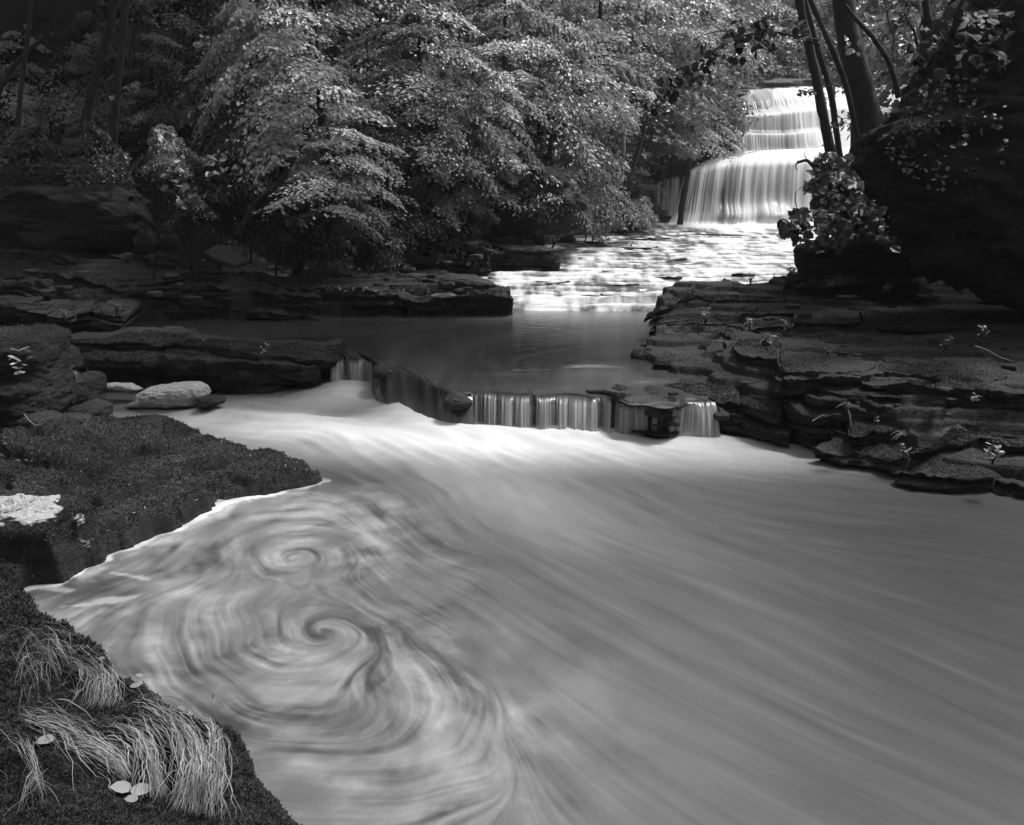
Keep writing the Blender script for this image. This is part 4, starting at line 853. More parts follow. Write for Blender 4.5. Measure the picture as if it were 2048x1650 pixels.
def tree(label, kind, mk, base, crown_at, scale, name='tree', group=None, trunk_r=.07, bark='bark', trunkpts=None, cat='tree', shx=1.0, shz=1.0):
    """base: foot on the ground; crown_at: centre of the crown"""
    base = np.asarray(base, float); crown_at = np.asarray(crown_at, float)
    root = thing(name, label, cat, loc=tuple(base), group=group)
    h = HT[kind]*scale*shz
    bot = crown_at-np.array([0, 0, h*.5])-base
    top = crown_at+np.array([0, 0, h*.40])-base
    mid = (bot*.5)+rsT.normal(0, .12, 3)*min(1, np.linalg.norm(bot)*.3)
    if cat != 'shrub' or trunk_r > .03:
        V, f = tube([np.zeros(3)-np.array([0, 0, .3]), mid, bot, top], [trunk_r*1.25, trunk_r, trunk_r*.85, trunk_r*.3], 7)
        pr = [(V, f)]
        for q in range(5):
            s = rsT.uniform(.1, .9); p0 = bot*(1-s)+top*s; az = rsT.uniform(0, 6.28); Lb = RXs[kind]*scale*.7
            pr.append(tube([p0, p0+np.array([math.cos(az)*Lb*.5, math.sin(az)*Lb*.5, .15*Lb]), p0+np.array([math.cos(az)*Lb, math.sin(az)*Lb, .0])], [trunk_r*.35, trunk_r*.22, trunk_r*.08], 5, sub=3))
        V, f = join(pr); link('trunk', mesh('trunk', V, f, M[bark]), root)
    else:
        V, f = tube([np.zeros(3)-np.array([0, 0, .2]), bot*.5, top*.6+bot*.2], [trunk_r, trunk_r*.8, trunk_r*.3], 5); link('stem', mesh('stem', V, f, M[bark]), root)
    c = link('crown', CR[(kind, mk)], root); c.location = tuple(bot); c.scale = (scale*shx, scale*shx, scale*shz); c.rotation_euler = (rsT.uniform(-.3, .3), rsT.uniform(-.25, .3)+.08, rsT.uniform(0, 6.28))
    return root
def gz(x, y): return float(ground_z(np.array([x]), np.array([y]))[0])
def ptree(label, px_, py_, d, wpx, kind, mk, **kw):
    """a tree whose crown shows at a place in view with a given width there"""
    C = atd(px_, py_, d); sc = pxm(wpx, d)/2/RXs[kind]
    bx, by = C[0]-rsT.uniform(.2, .9), C[1]+rsT.uniform(.2, .8)
    zb = gz(bx, by); zb = min(zb, C[2]-HT[kind]*sc*kw.get('shz', 1)*.3)
    return tree(label, kind, mk, (bx, by, zb), C, sc, **kw)
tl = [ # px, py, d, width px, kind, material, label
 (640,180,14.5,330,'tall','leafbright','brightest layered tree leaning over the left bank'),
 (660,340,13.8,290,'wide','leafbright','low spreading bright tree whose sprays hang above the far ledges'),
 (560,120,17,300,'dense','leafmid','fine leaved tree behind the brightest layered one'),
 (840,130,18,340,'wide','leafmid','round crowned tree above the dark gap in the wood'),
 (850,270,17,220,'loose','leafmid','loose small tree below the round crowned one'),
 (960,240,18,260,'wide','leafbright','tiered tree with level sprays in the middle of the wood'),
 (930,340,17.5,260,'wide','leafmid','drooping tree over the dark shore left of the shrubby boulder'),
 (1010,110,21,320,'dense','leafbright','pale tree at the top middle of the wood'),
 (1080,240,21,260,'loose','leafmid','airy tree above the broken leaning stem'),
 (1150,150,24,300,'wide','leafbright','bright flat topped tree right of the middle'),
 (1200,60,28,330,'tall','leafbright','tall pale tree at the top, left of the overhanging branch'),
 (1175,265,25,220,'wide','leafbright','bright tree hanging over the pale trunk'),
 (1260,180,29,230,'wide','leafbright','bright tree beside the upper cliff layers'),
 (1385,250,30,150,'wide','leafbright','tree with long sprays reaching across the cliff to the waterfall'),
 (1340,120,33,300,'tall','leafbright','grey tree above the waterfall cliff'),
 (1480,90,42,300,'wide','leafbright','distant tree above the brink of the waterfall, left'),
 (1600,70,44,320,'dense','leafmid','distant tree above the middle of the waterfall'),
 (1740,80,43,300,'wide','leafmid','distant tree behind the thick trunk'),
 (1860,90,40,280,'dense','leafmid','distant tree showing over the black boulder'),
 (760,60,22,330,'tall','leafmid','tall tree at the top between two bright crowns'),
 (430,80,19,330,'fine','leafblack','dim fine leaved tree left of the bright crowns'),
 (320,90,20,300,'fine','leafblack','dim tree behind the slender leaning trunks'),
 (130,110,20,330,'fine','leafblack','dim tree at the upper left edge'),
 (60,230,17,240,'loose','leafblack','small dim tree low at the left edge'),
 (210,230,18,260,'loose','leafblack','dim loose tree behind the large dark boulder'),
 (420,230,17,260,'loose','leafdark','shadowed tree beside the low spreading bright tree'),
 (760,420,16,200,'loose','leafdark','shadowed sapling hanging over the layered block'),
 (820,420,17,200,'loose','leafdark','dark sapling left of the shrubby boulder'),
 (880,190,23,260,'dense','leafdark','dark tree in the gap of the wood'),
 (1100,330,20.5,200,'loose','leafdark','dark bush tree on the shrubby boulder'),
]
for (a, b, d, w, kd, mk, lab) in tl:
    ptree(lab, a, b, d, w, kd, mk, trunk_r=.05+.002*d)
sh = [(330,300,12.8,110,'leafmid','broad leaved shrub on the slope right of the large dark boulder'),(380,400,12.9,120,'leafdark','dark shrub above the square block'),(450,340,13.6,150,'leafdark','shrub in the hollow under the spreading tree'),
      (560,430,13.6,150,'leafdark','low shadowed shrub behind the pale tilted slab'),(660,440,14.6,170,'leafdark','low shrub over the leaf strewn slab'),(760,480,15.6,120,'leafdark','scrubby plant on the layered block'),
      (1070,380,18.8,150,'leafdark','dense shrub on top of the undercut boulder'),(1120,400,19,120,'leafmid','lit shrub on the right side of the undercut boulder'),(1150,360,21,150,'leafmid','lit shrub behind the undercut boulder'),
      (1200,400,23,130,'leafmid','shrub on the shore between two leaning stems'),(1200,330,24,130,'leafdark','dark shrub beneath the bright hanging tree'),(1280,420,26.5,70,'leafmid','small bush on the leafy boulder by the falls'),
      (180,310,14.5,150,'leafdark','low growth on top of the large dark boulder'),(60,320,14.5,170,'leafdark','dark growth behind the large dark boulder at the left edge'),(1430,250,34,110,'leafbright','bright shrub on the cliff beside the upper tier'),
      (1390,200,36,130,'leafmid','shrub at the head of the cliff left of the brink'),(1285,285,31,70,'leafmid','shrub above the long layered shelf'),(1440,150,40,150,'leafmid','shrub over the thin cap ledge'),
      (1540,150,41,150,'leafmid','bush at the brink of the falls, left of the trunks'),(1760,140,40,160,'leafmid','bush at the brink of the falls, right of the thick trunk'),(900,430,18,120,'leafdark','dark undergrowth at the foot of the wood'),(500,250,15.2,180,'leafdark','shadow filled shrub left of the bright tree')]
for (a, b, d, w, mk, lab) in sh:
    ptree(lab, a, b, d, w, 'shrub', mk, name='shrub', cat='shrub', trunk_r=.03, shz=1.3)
rs = np.random.RandomState(21)
words = ['thin', 'ragged', 'pale', 'drooping', 'small', 'crooked', 'spreading', 'sparse', 'thick', 'slight', 'bushy', 'open crowned', 'tangled', 'feathery', 'lopsided', 'slim', 'bent', 'hanging']
spots = [(575,60),(700,250),(740,200),(800,320),(880,100),(900,280),(980,170),(1020,300),(1060,60),(1100,170),(1130,260),(1180,190),(1230,130),(1225,285),(1290,90),(1310,175),(1360,60),(1400,170)]
where = ['above the brightest tree, near the top', 'right behind the low spreading bright tree', 'in the dark gap of the wood', 'over the bent stem', 'under the top edge, left of the middle', 'above the twin thin sapling', 'high in the middle of the wood', 'beside the pale dead branch', 'at the top, above the broken stem', 'above the shrubby boulder', 'right over the undercut boulder', 'left of the pale trunk, half way up', 'near the top, left of the overhanging branch', 'at the head of the leaning shore stem', 'at the top, beneath the overhanging branch', 'against the upper cliff layers', 'at the top, above the cliff', 'against the cap ledge of the waterfall']
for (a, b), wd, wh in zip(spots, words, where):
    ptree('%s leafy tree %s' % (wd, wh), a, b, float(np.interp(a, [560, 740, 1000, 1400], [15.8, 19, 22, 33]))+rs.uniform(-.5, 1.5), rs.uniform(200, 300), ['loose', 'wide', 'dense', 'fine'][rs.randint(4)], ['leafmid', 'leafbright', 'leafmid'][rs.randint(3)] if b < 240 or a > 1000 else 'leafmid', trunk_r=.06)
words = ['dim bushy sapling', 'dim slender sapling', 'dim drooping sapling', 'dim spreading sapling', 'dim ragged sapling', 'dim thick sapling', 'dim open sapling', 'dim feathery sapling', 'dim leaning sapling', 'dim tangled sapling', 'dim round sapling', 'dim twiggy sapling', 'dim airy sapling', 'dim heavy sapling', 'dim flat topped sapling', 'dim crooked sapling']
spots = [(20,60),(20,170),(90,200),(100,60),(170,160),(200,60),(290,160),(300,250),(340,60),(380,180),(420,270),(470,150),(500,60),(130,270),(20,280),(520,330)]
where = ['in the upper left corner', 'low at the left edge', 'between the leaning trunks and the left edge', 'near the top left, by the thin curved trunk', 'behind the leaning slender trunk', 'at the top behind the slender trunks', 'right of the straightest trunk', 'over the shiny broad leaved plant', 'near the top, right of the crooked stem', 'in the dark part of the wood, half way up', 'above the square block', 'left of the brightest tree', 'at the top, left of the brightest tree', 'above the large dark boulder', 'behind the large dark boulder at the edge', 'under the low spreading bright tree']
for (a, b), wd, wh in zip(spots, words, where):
    ptree('%s %s' % (wd, wh), a, b, 16.5+rs.uniform(-.4, 3.0), rs.uniform(200, 290), ['loose', 'wide', 'dense', 'fine'][rs.randint(4)], ['leafbright', 'leafmid'][rs.randint(2)] if a < 400 else 'leafmid', trunk_r=.05)  # paler leaf colour brightens these saplings against the canopy shade
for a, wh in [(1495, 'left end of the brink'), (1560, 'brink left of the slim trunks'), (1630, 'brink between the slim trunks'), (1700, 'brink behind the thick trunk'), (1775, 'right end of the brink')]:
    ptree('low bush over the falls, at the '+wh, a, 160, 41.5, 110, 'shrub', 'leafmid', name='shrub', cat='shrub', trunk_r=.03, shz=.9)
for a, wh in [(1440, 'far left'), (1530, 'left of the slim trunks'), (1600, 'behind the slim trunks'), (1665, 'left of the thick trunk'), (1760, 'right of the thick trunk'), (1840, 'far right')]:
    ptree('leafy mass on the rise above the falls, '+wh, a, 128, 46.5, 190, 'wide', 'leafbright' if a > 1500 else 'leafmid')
# the wood further up both slopes, individuals that nothing tells apart
rs = np.random.RandomState(9)
for k in range(70):
    side = rs.rand()
    if side < .62:
        y = rs.uniform(20, 44); x = np.interp(y, YB, XL) - rs.uniform(3.5, 13)
    elif side < .8:
        y = rs.uniform(44, 58); x = rs.uniform(-6, 34)
    else:
        y = rs.uniform(13, 44); x = np.interp(y, YB, XR)+rs.uniform(2.5, 9)
    zb = gz(x, y); sc = rs.uniform(1.1, 1.7); kd = ['tall', 'wide', 'dense'][rs.randint(3)]
    hc = rs.uniform(2.2, 4.5)
    mk = 'leafdark' if x < -9 else 'leafmid'
    tree('leafy tree in the wood that climbs the slopes behind the stream', kd, mk, (x, y, zb), (x+rs.uniform(-.3, .6), y-.3, zb+hc), sc, group='trees of the wood on the slopes', trunk_r=.1)

# ------------------------------------------------------------------ canopy trees with bare trunks, left
def bare(label, pts, d, wpx, crownoff=None, kd='wide', mk='leafblack', bark='bark', crown_s=2.3, branches=(), name='tree', cat='tree', ext=4.8):
    pts = np.array(pts, float); dd = np.asarray(d, float)*np.ones(len(pts)); P = atd(pts[:, 0], pts[:, 1], dd)[::-1]
    wp = np.asarray(wpx, float)*np.ones(2)
    r = [pxm(wp[1], dd[-1])/2*1.25, pxm(wp[1], dd[-1])/2, pxm(wp[0], dd[0])/2]
    root = thing(name, label, cat, loc=tuple(P[0])); o = P[0]
    Q = P-o; Q[0, 2] -= .1
    if crownoff is not None:
        dirn = (Q[-1]-Q[-2]); dirn /= np.linalg.norm(dirn); topp = Q[-1]+dirn*ext; topp2 = topp+np.array([0, 0, 1.2]); Q = np.vstack([Q, topp, topp2]); r = r+[r[-1]*.8, r[-1]*.3]
    V, f = tube(Q, np.interp(np.linspace(0, 1, len(Q)), np.linspace(0, 1, len(r)), r), 12, rough=.05, sub=8)
    link('trunk', mesh('trunk', V, f, M[bark]), root)
    for bp in branches:
        b, w = bp; b = np.array(b, float); B = atd(b[:, 0], b[:, 1], dd.mean())-o
        V, f = tube(B, [pxm(w, dd.mean())/2, pxm(w, dd.mean())/6], 6, sub=5); link('branch', mesh('branch', V, f, M[bark]), root)
    if crownoff is not None:
        c = link('crown', CR[(kd, mk)], root); c.location = tuple(topp+np.array(crownoff)); c.scale = (crown_s,)*3; c.rotation_euler = (0, 0, rsT.uniform(0, 6))  # unseen crown above the view, sized for the shade it casts
    return root
bare('straightest slender dark trunk rising behind the large boulder', [(250,10),(247,60),(239,120),(232,188),(226,290),(215,345)], 14.8, (11,14), (0,0,-.5), branches=[([(234,186),(262,176),(290,171),(321,157)], 6)])
bare('leaning slender trunk just left of the straightest one', [(228,10),(220,50),(202,120),(186,161),(174,222),(164,265)], 15.4, (10,13), (0,0,-.3), branches=[([(186,155),(165,172),(145,200),(135,212)], 4)])
bare('thicker dim trunk fading into the leaves at upper left', [(182,10),(176,40),(164,68),(150,113),(142,170)], 17.5, (18,16), (0,0,0))
bare('thin curved trunk at the far left edge', [(62,10),(60,38),(54,90),(48,140),(40,180),(34,240)], 13, (5,7), (-.4,0,-.3), kd='loose')
bare('thin slanting stem crossing the upper left corner', [(135,10),(123,29),(90,72),(55,103),(20,140),(-20,200)], 13.4, (5,8))
bare('short crooked stem right of the straightest trunk', [(285,10),(282,32),(270,65),(262,95),(258,130)], 16, (7,5))
bare('dark stem holding up the low spreading bright tree', [(622,270),(605,287),(581,325),(560,366),(506,410),(478,455)], 13.2, (6,11), branches=[([(560,366),(600,365),(640,358)], 4)])
bare('bent stem left of the shrubby boulder', [(866,304),(862,330),(849,373),(836,400),(828,450)], 16.5, (7,12))
bare('broken leaning stem with a torn top', [(1054,284),(1035,318),(1010,359),(986,410),(970,450)], 18.2, (10,9))
bare('pale dead branch hanging in front of the leaves', [(1041,219),(1044,246),(1054,273),(1063,308),(1054,331)], 17.8, (2.5,2), bark='barkpale', branches=[([(1041,243),(1026,253),(1018,270),(1015,276)], 2),([(1056,290),(1045,308),(1036,310)], 2)], name='dead_branch', cat='branch')
bare('thin upright sapling left of the pale dead branch', [(1037,222),(1025,245),(1017,267),(1012,300),(1010,342)], 18.4, (3.5,4.5))
bare('twin thin sapling in the middle of the wood', [(942,225),(950,250),(953,275),(954,304)], 18, (3,4))
bare('pale trunk standing by the bright hanging tree', [(1247,270),(1246,300),(1243,325),(1240,365)], 25.5, (9,11), bark='barkpale')
bare('dark leaning stem between the shore shrubs and the falls', [(1300,215),(1295,239),(1280,290),(1268,330),(1253,362),(1240,410),(1232,442)], 25, (5,9), branches=[([(1280,290),(1262,280),(1250,262)], 3)])
bare('pair of bleached roots above the layered block', [(800,450),(806,462),(815,468),(828,465)], 16, (3,3), bark='barkpale', name='dead_root', cat='root', branches=[([(806,470),(795,478),(798,466)], 3)])
# right side
bare('tallest of the slim leaning trunks in front of the waterfall', [(1597,-10),(1603,29),(1613,70),(1622,112),(1639,186),(1655,281),(1680,355)], 12.2, (13,16), (-.3,0,-.2), kd='loose', crown_s=1.5)
bare('thinner trunk grown from the same foot, right behind the tallest', [(1610,0),(1620,41),(1635,103),(1664,178),(1672,265),(1688,340)], 12.5, (6,10), (.2,.4,-.2), kd='loose', crown_s=1.3, branches=[([(1672,230),(1685,238),(1695,236)], 2.5)])
bare('knotty thin trunk between the slim ones and the thick trunk', [(1625,10),(1635,33),(1655,79),(1689,153),(1705,223),(1722,300)], 12.9, (7,9), (.1,.6,0), kd='loose', crown_s=1.3)
bare('thick pale barked trunk beside the black boulder', [(1683,-20),(1690,29),(1695,70),(1701,108),(1722,166),(1734,236),(1728,310)], 13.2, (32,42), (0,.5,0), kd='loose', crown_s=1.7)
bare('slanting stem right of the thick trunk', [(1690,10),(1705,31),(1742,70),(1780,124),(1800,180)], 11.6, (7,9), branches=[([(1776,120),(1764,100),(1748,88)], 2)])
bare('short dark trunk above the black boulder', [(1850,0),(1854,29),(1860,55),(1868,90)], 10.5, (13,15))
bare('thin wavy twig stem above the boulder', [(1808,25),(1813,37),(1829,62),(1842,104)], 10.9, (3,5))
bare('hanging hook shaped twig at the top right', [(1774,20),(1775,33),(1778,50),(1788,75),(1786,93)], 11, (3,2), name='twig', cat='twig')
bare('broken stub with splintered end above the broad leaves', [(1595,325),(1614,319),(1626,332),(1639,348),(1655,365),(1676,385)], 11.9, (5,9), branches=[([(1597,322),(1590,332),(1594,340)], 4),([(1614,319),(1608,310),(1611,300)], 2)], name='broken_branch', cat='branch')

# ------------------------------------------------------------------ broad leaved vines and the overhanging branch, right
def leafy(label, centers, d, n, size_px, mk, seed, name='leafy_shrub', cat='shrub', spread=(1, 1), dth=.5, tilt=.5, twig=None):
    rs = np.random.RandomState(seed); c = np.array(centers, float); w = c[:, 4]/c[:, 4].sum(); k = rs.choice(len(c), n, p=w)
    px_ = c[k, 0]+rs.uniform(-1, 1, n)*c[k, 2]; py_ = c[k, 1]+rs.uniform(-1, 1, n)*c[k, 3]; dd = d+rs.uniform(-dth, dth, n)
    C = atd(px_, py_, dd); o = C.mean(0); ln = pxm(size_px, d)*rs.uniform(.6, 1.25, n)
    D = np.stack([rs.normal(-.2, .7, n), rs.normal(-.5, .5, n), rs.normal(-.5, .4, n)], -1); Nn = np.stack([rs.normal(0, tilt, n), rs.normal(-.45, tilt, n), np.ones(n)], -1)
    root = thing(name, label, cat, loc=tuple(o))
    V, f = broad_leaves(C-o, D, Nn, ln, ln*.8); lv = link('leaf', mesh('leaves', V, f, M[mk], smooth=False), root, kind='stuff'); lv.name = 'foliage'
    if twig is not None:
        pr = []
        for tw, wd in twig:
            b = np.array(tw, float); pr.append(tube(atd(b[:, 0], b[:, 1], d)-o, [pxm(wd, d)/2, pxm(wd, d)/6], 6, sub=5))
        V, f = join(pr); link('stem', mesh('stem', V, f, M['bark']), root)
    return root
leafy('cluster of broad round leaves hanging left of the dark block boulder', [(1590,448,22,14,3),(1575,462,12,12,2),(1600,470,12,14,2),(1640,440,30,18,3),(1600,430,18,8,1.5)], 11.2, 90, 22, 'leafbig', 1, dth=.3, twig=[([(1680,440),(1640,435),(1600,440),(1575,455)], 3), ([(1600,440),(1590,400),(1592,380),(1612,372)], 2.5)])
leafy('broad leaves around the foot of the slim leaning trunks', [(1650,330,18,20,3),(1640,355,22,14,2),(1690,340,30,25,2),(1630,375,20,8,1.5),(1700,400,50,30,4)], 11.9, 170, 20, 'leafbig', 2, dth=.5)
leafy('dense leafy vine draping the dark block boulder', [(1700,430,70,50,6),(1760,400,60,60,4),(1650,480,40,25,2),(1780,470,50,30,3),(1720,350,50,25,2)], 11.4, 430, 19, 'leafbig', 3, dth=.7, twig=[([(1760,470),(1700,400),(1660,330)], 4)])
leafy('leaves trailing over the shoulder of the black boulder', [(1850,110,35,20,2),(1900,70,60,30,4),(1960,100,60,40,3),(1870,165,30,25,1.5),(1950,50,70,25,3)], 8.4, 200, 26, 'leafblack', 4, dth=.3)
leafy('sparse shiny leaves on the dark face of the black boulder', [(1900,200,90,60,3),(1960,360,50,40,2),(1880,300,80,60,2)], 8.3, 90, 9, 'leafblack', 5, dth=.15)
leafy('dim ivy creeping over the upper left face of the black boulder', [(1840,240,40,30,3),(1800,290,30,30,2),(1900,180,50,30,2),(1850,340,50,40,2),(1960,260,60,60,2)], 8.15, 240, 10, 'leafdark', 15, dth=.12)
leafy('dark leafy branch overhanging the wood at the top right', [(1560,60,50,22,3),(1500,70,50,25,4),(1440,100,45,28,5),(1390,150,35,22,4),(1345,180,28,20,3),(1305,215,25,18,2.5),(1530,100,25,12,1)], 8.8, 260, 17, 'leafblack', 6, name='overhanging_branch', cat='branch', dth=.35, tilt=.7,
      twig=[([(1640,90),(1560,62),(1480,70),(1420,105),(1370,150),(1320,195),(1285,235)], 5), ([(1480,70),(1450,60),(1400,70),(1370,95)], 2.5), ([(1520,66),(1500,90),(1470,120)], 2), ([(1640,80),(1600,75),(1560,65)], 3), ([(1420,105),(1440,130),(1430,150)], 2)])
leafy('light leaves fringing the top edge behind the trunks', [(1790,60,60,30,3),(1720,90,30,20,1),(1835,100,35,20,2)], 12.4, 110, 15, 'leafmid', 7, dth=.5)
leafy('tiny leaved sprig crossing in front of the upper tier', [(1620,182,14,6,2),(1605,186,8,4,1),(1680,172,14,6,1),(1665,250,8,6,1),(1685,245,8,5,1)], 12.0, 46, 9, 'leafblack', 8, dth=.1, name='twig_with_leaves', cat='twig', twig=[([(1660,170),(1625,182),(1600,190)], 1.5)])
leafy('shiny broad leaved plant on the slope left of the spreading tree', [(330,265,22,14,2),(340,320,30,12,2),(345,360,40,25,3),(385,395,30,22,3),(430,330,28,20,2),(380,410,25,12,2)], 12.6, 150, 15, 'leafmid', 9, dth=.4, tilt=.6)
leafy('small tuft of lit leaves high in the dim wood', [(425,82,25,10,2),(455,78,16,6,1),(400,90,10,6,1)], 14.5, 60, 10, 'leafmid', 10, dth=.3)
leafy('ivy leaves scattered beside the slender trunks', [(262,172,18,10,2),(225,195,8,6,1),(245,320,18,14,2)], 14.2, 46, 11, 'leafmid', 11, dth=.2)

# ------------------------------------------------------------------ small plants on the banks
def sprig(label, px_, py_, d, hpx, n, mk, seed, wide=.5, leafpx=8, name='small_plant', cat='plant', group=None):
    rs = np.random.RandomState(seed); B = atd(px_, py_, d); root = thing(name, label, cat, loc=tuple(B), group=group)
    pr = []; Cs, Ds, Ns = [], [], []
    for k in range(n):
        hh = pxm(hpx, d)*rs.uniform(.6, 1.1); az = rs.uniform(0, 6.28); w = wide*hh*rs.uniform(.3, 1)
        tip = np.array([math.cos(az)*w, math.sin(az)*w, hh]); mid = tip*.5+np.array([0, 0, hh*.12])
        pr.append(tube([np.zeros(3), mid, tip], [pxm(1.0, d), pxm(.7, d), pxm(.3, d)], 4, sub=2))
        for t in np.linspace(.45, 1, 3):
            c = mid*2*t*(1-t)+tip*t*t
            for s_ in range(2):
                a2 = rs.uniform(0, 6.28); dr = np.array([math.cos(a2), math.sin(a2)*.6, rs.uniform(-.2, .7)])
                Cs.append(c+dr*pxm(leafpx, d)*.45); Ds.append(dr); Ns.append([rs.normal(0, .5), rs.normal(-.3, .5), 1])
    V, f = join(pr); link('stem', mesh('stem', V, f, M['bark']), root)
    C = np.array(Cs); V, f = broad_leaves(C, np.array(Ds, float), np.array(Ns, float), np.full(len(C), pxm(leafpx, d)), np.full(len(C), pxm(leafpx*.45, d)))
    link('foliage', mesh('foliage', V, f, M[mk], smooth=False), root, kind='stuff')
def zd(y, z): return float(atz(1024, y, z)[1])
spr = [(1580,556,12.4,22,5,'leafmid','tall weed sprig silhouetted against the white cascade'),(1500,572,12.0,20,3,'leafmid','thin weed left of the tall silhouetted sprig'),(1385,590,11.6,12,5,'leafdark','leafy weed on the blunt ended ledge'),
       (1410,650,10.4,30,6,'leafmid','pale bushy weed on the narrow rock step'),(1575,668,8.9,26,4,'leafmid','drooping fern like plant beside the thick moss topped ledge'),(1500,665,9.4,26,5,'leafmid','arching leaves on the low block ledge'),
       (1450,700,8.9,22,5,'leafdark','small weed at the tilted wet slab'),(1530,700,8.3,30,7,'leafdark','fern clump on the hump backed ledge'),(1655,712,7.6,18,3,'leafmid','single shoot on the hump backed ledge'),
       (1660,578,11,16,6,'leafmid','clover like patch on the mossy step'),(1770,590,10.3,22,8,'leafmid','fern patch at the foot of the black boulder'),(1945,810,6.3,26,3,'leafmid','pale shoot on the undercut ledge near the right edge'),
       (1750,850,6.3,20,2,'leafmid','two leaved shoot below the undercut ledge'),(1808,912,5.9,22,3,'leafbright','pale leaved shoot on the moss cushion ledge'),(1985,930,5.5,40,6,'leafbright','tangled pale plant at the right edge of the lowest ledge'),
       (1890,705,7.0,30,6,'leafdark','twiggy weed in the shade of the black boulder'),(1955,690,7.0,36,4,'leafdark','thin twig plant at the right edge in the shade'),
       (130,640,8.6,20,4,'leafmid','small bright weed between the left blocks'),(232,632,10.4,26,4,'leafmid','thin weed on the rubble ledge'),(140,745,6.9,20,4,'leafmid','little leafy plant beside the moss covered boulder'),(150,762,6.8,18,5,'leafbright','pale little plant on the middle small block'),
       (408,690,9.0,16,2,'leafmid','tiny weed on the tongue shaped slab'),(530,715,8.6,26,2,'leafmid','grass shoot hanging at the tongue slab edge'),(165,1060,4.3,34,4,'leafbright','pale weed at the corner of the thick dark slab'),
       (178,1105,4.1,30,3,'leafmid','small weed dangling under the thick dark slab')]
for k, (a, b, d, h, n, mk, lab) in enumerate(spr): sprig(lab, a, b, d, h, n, mk, 200+k, leafpx=max(6, h*.35))
# tall jointed plant in front of the mossy boulder, left edge
sprig('upright plant with paired leaves at the left edge, before the mossy boulder', 48, 790, 5.6, 110, 1, 'leafbright', 300, wide=.1, leafpx=26)
sprig('small plant of round leaves on the shaded boulder foot', 50, 760, 5.7, 60, 2, 'leafmid', 301, wide=.5, leafpx=14)

# ------------------------------------------------------------------ grasses, moss and litter on the near bank
def hit(px_, py_, zf, z0=.3):
    z = np.full(np.shape(px_), z0, float)
    for _ in range(8):
        P = atz(px_, py_, z); z = .5*z+.5*np.clip(zf(P[..., 0], P[..., 1]), -.05, 1)
    return atz(px_, py_, z)
def grass(label, path, n, w0, w1, blade_px, seed, lift=.02, name='dry_grass_clump', lenf=(.35, .8)):
    rs = np.random.RandomState(seed); path = np.array(path, float); Pp = resample(path, 40)
    Vs, Fs, o = [], [], 0
    allv = []
    ns = max(3, n//9); st_off = rs.normal(0, w0*1.1, ns); st_k = [np.cumsum(rs.normal(0, 3.2, 12)) for _ in range(ns)]; st_e = rs.normal(0, w1*1.0, ns); st_a = rs.uniform(0, 1-lenf[0], ns)
    for k in range(int(n*1.3)):
        g_ = rs.randint(ns); loose = rs.rand() < .5
        a = np.clip(st_a[g_]+rs.normal(0, .08), 0, 1-lenf[0]) if not loose else rs.uniform(0, 1-lenf[0]); b = min(1, a+rs.uniform(*lenf)); q = Pp[int(a*39):max(int(a*39)+4, int(b*39)+1)]; q = resample(q, 10)
        T = np.gradient(q, axis=0); T /= np.linalg.norm(T, axis=1)[:, None]+1e-9; Nm = np.stack([-T[:, 1], T[:, 0]], -1)
        off = st_off[g_]+rs.normal(0, w0*.16); off2 = st_e[g_]+rs.normal(0, w1*.28); s = np.linspace(0, 1, 10)
        kink = st_k[g_][:10]*(b-a)+np.cumsum(rs.normal(0, 1.3, 10))
        if loose: off = rs.normal(0, w0*1.2); off2 = rs.normal(0, w1*2.2); kink = np.cumsum(rs.normal(0, 4.5, 10))
        q = q+Nm*(off*(1-s)+off2*s+kink)[:, None]
        P3 = hit(q[:, 0], q[:, 1], fg_z); lf = lift*rs.uniform(.2, 2.2)*np.sin(math.pi*np.clip(s, 0.02, .9)) + .006
        P3[:, 2] += lf + (.012*rs.rand())
        wv = pxm(blade_px*rs.uniform(.3, .85), 2.6)*np.interp(s, [0, .5, 1], [.55, .9, .08])/2*.8
        side = np.stack([Nm[:, 0], -Nm[:, 1]*.6, rs.normal(0, .5, 10)], -1)
        side[:, 2] = rs.normal(0, .5); side /= np.linalg.norm(side, axis=1)[:, None]
        V = np.stack([P3-side*wv[:, None], P3+side*wv[:, None]], 1).reshape(-1, 3)
        i = np.arange(9)*2; Fs.append(np.stack([i, i+1, i+3, i+2], -1)+o); o += 20; Vs.append(V)
    V = np.vstack(Vs); c = V.mean(0); ob = link(name, mesh(name, V-c, np.vstack(Fs), M['dry']), label=label, category='grass clump', group='dry grass clumps on the near bank'); ob.location = tuple(c)
grass('short mop of dry grass near the top of the near bank', [(120,1345),(150,1345),(185,1360),(205,1385),(208,1425)], 120, 16, 20, 4.0, 1, .03)
grass('long swept back bundle of dry grass from the left edge', [(35,1430),(80,1460),(130,1475),(190,1510),(250,1535),(272,1560)], 120, 8, 11, 4.2, 2, .025)
grass('arching bundle of dry grass in the middle of the near bank', [(200,1450),(245,1465),(285,1500),(303,1550),(315,1605)], 90, 7, 10, 4.5, 3, .03)
grass('largest bundle of dry grass spilling toward the water', [(270,1415),(310,1440),(350,1475),(385,1520),(400,1570),(385,1640)], 190, 13, 16, 4.5, 4, .04)
grass('dry grass bundle nearest the water edge', [(395,1440),(425,1465),(440,1510),(435,1560),(415,1640)], 90, 8, 12, 4.8, 5, .035)
grass('scattered straws at the upper left of the near bank', [(20,1300),(60,1310),(100,1315),(140,1350)], 46, 16, 26, 3.2, 6, .05, lenf=(.4, .9))
grass('loose straws hanging down at the left edge of the near bank', [(40,1440),(60,1500),(70,1560),(75,1640)], 34, 26, 34, 3.6, 7, .04, lenf=(.25,.7))
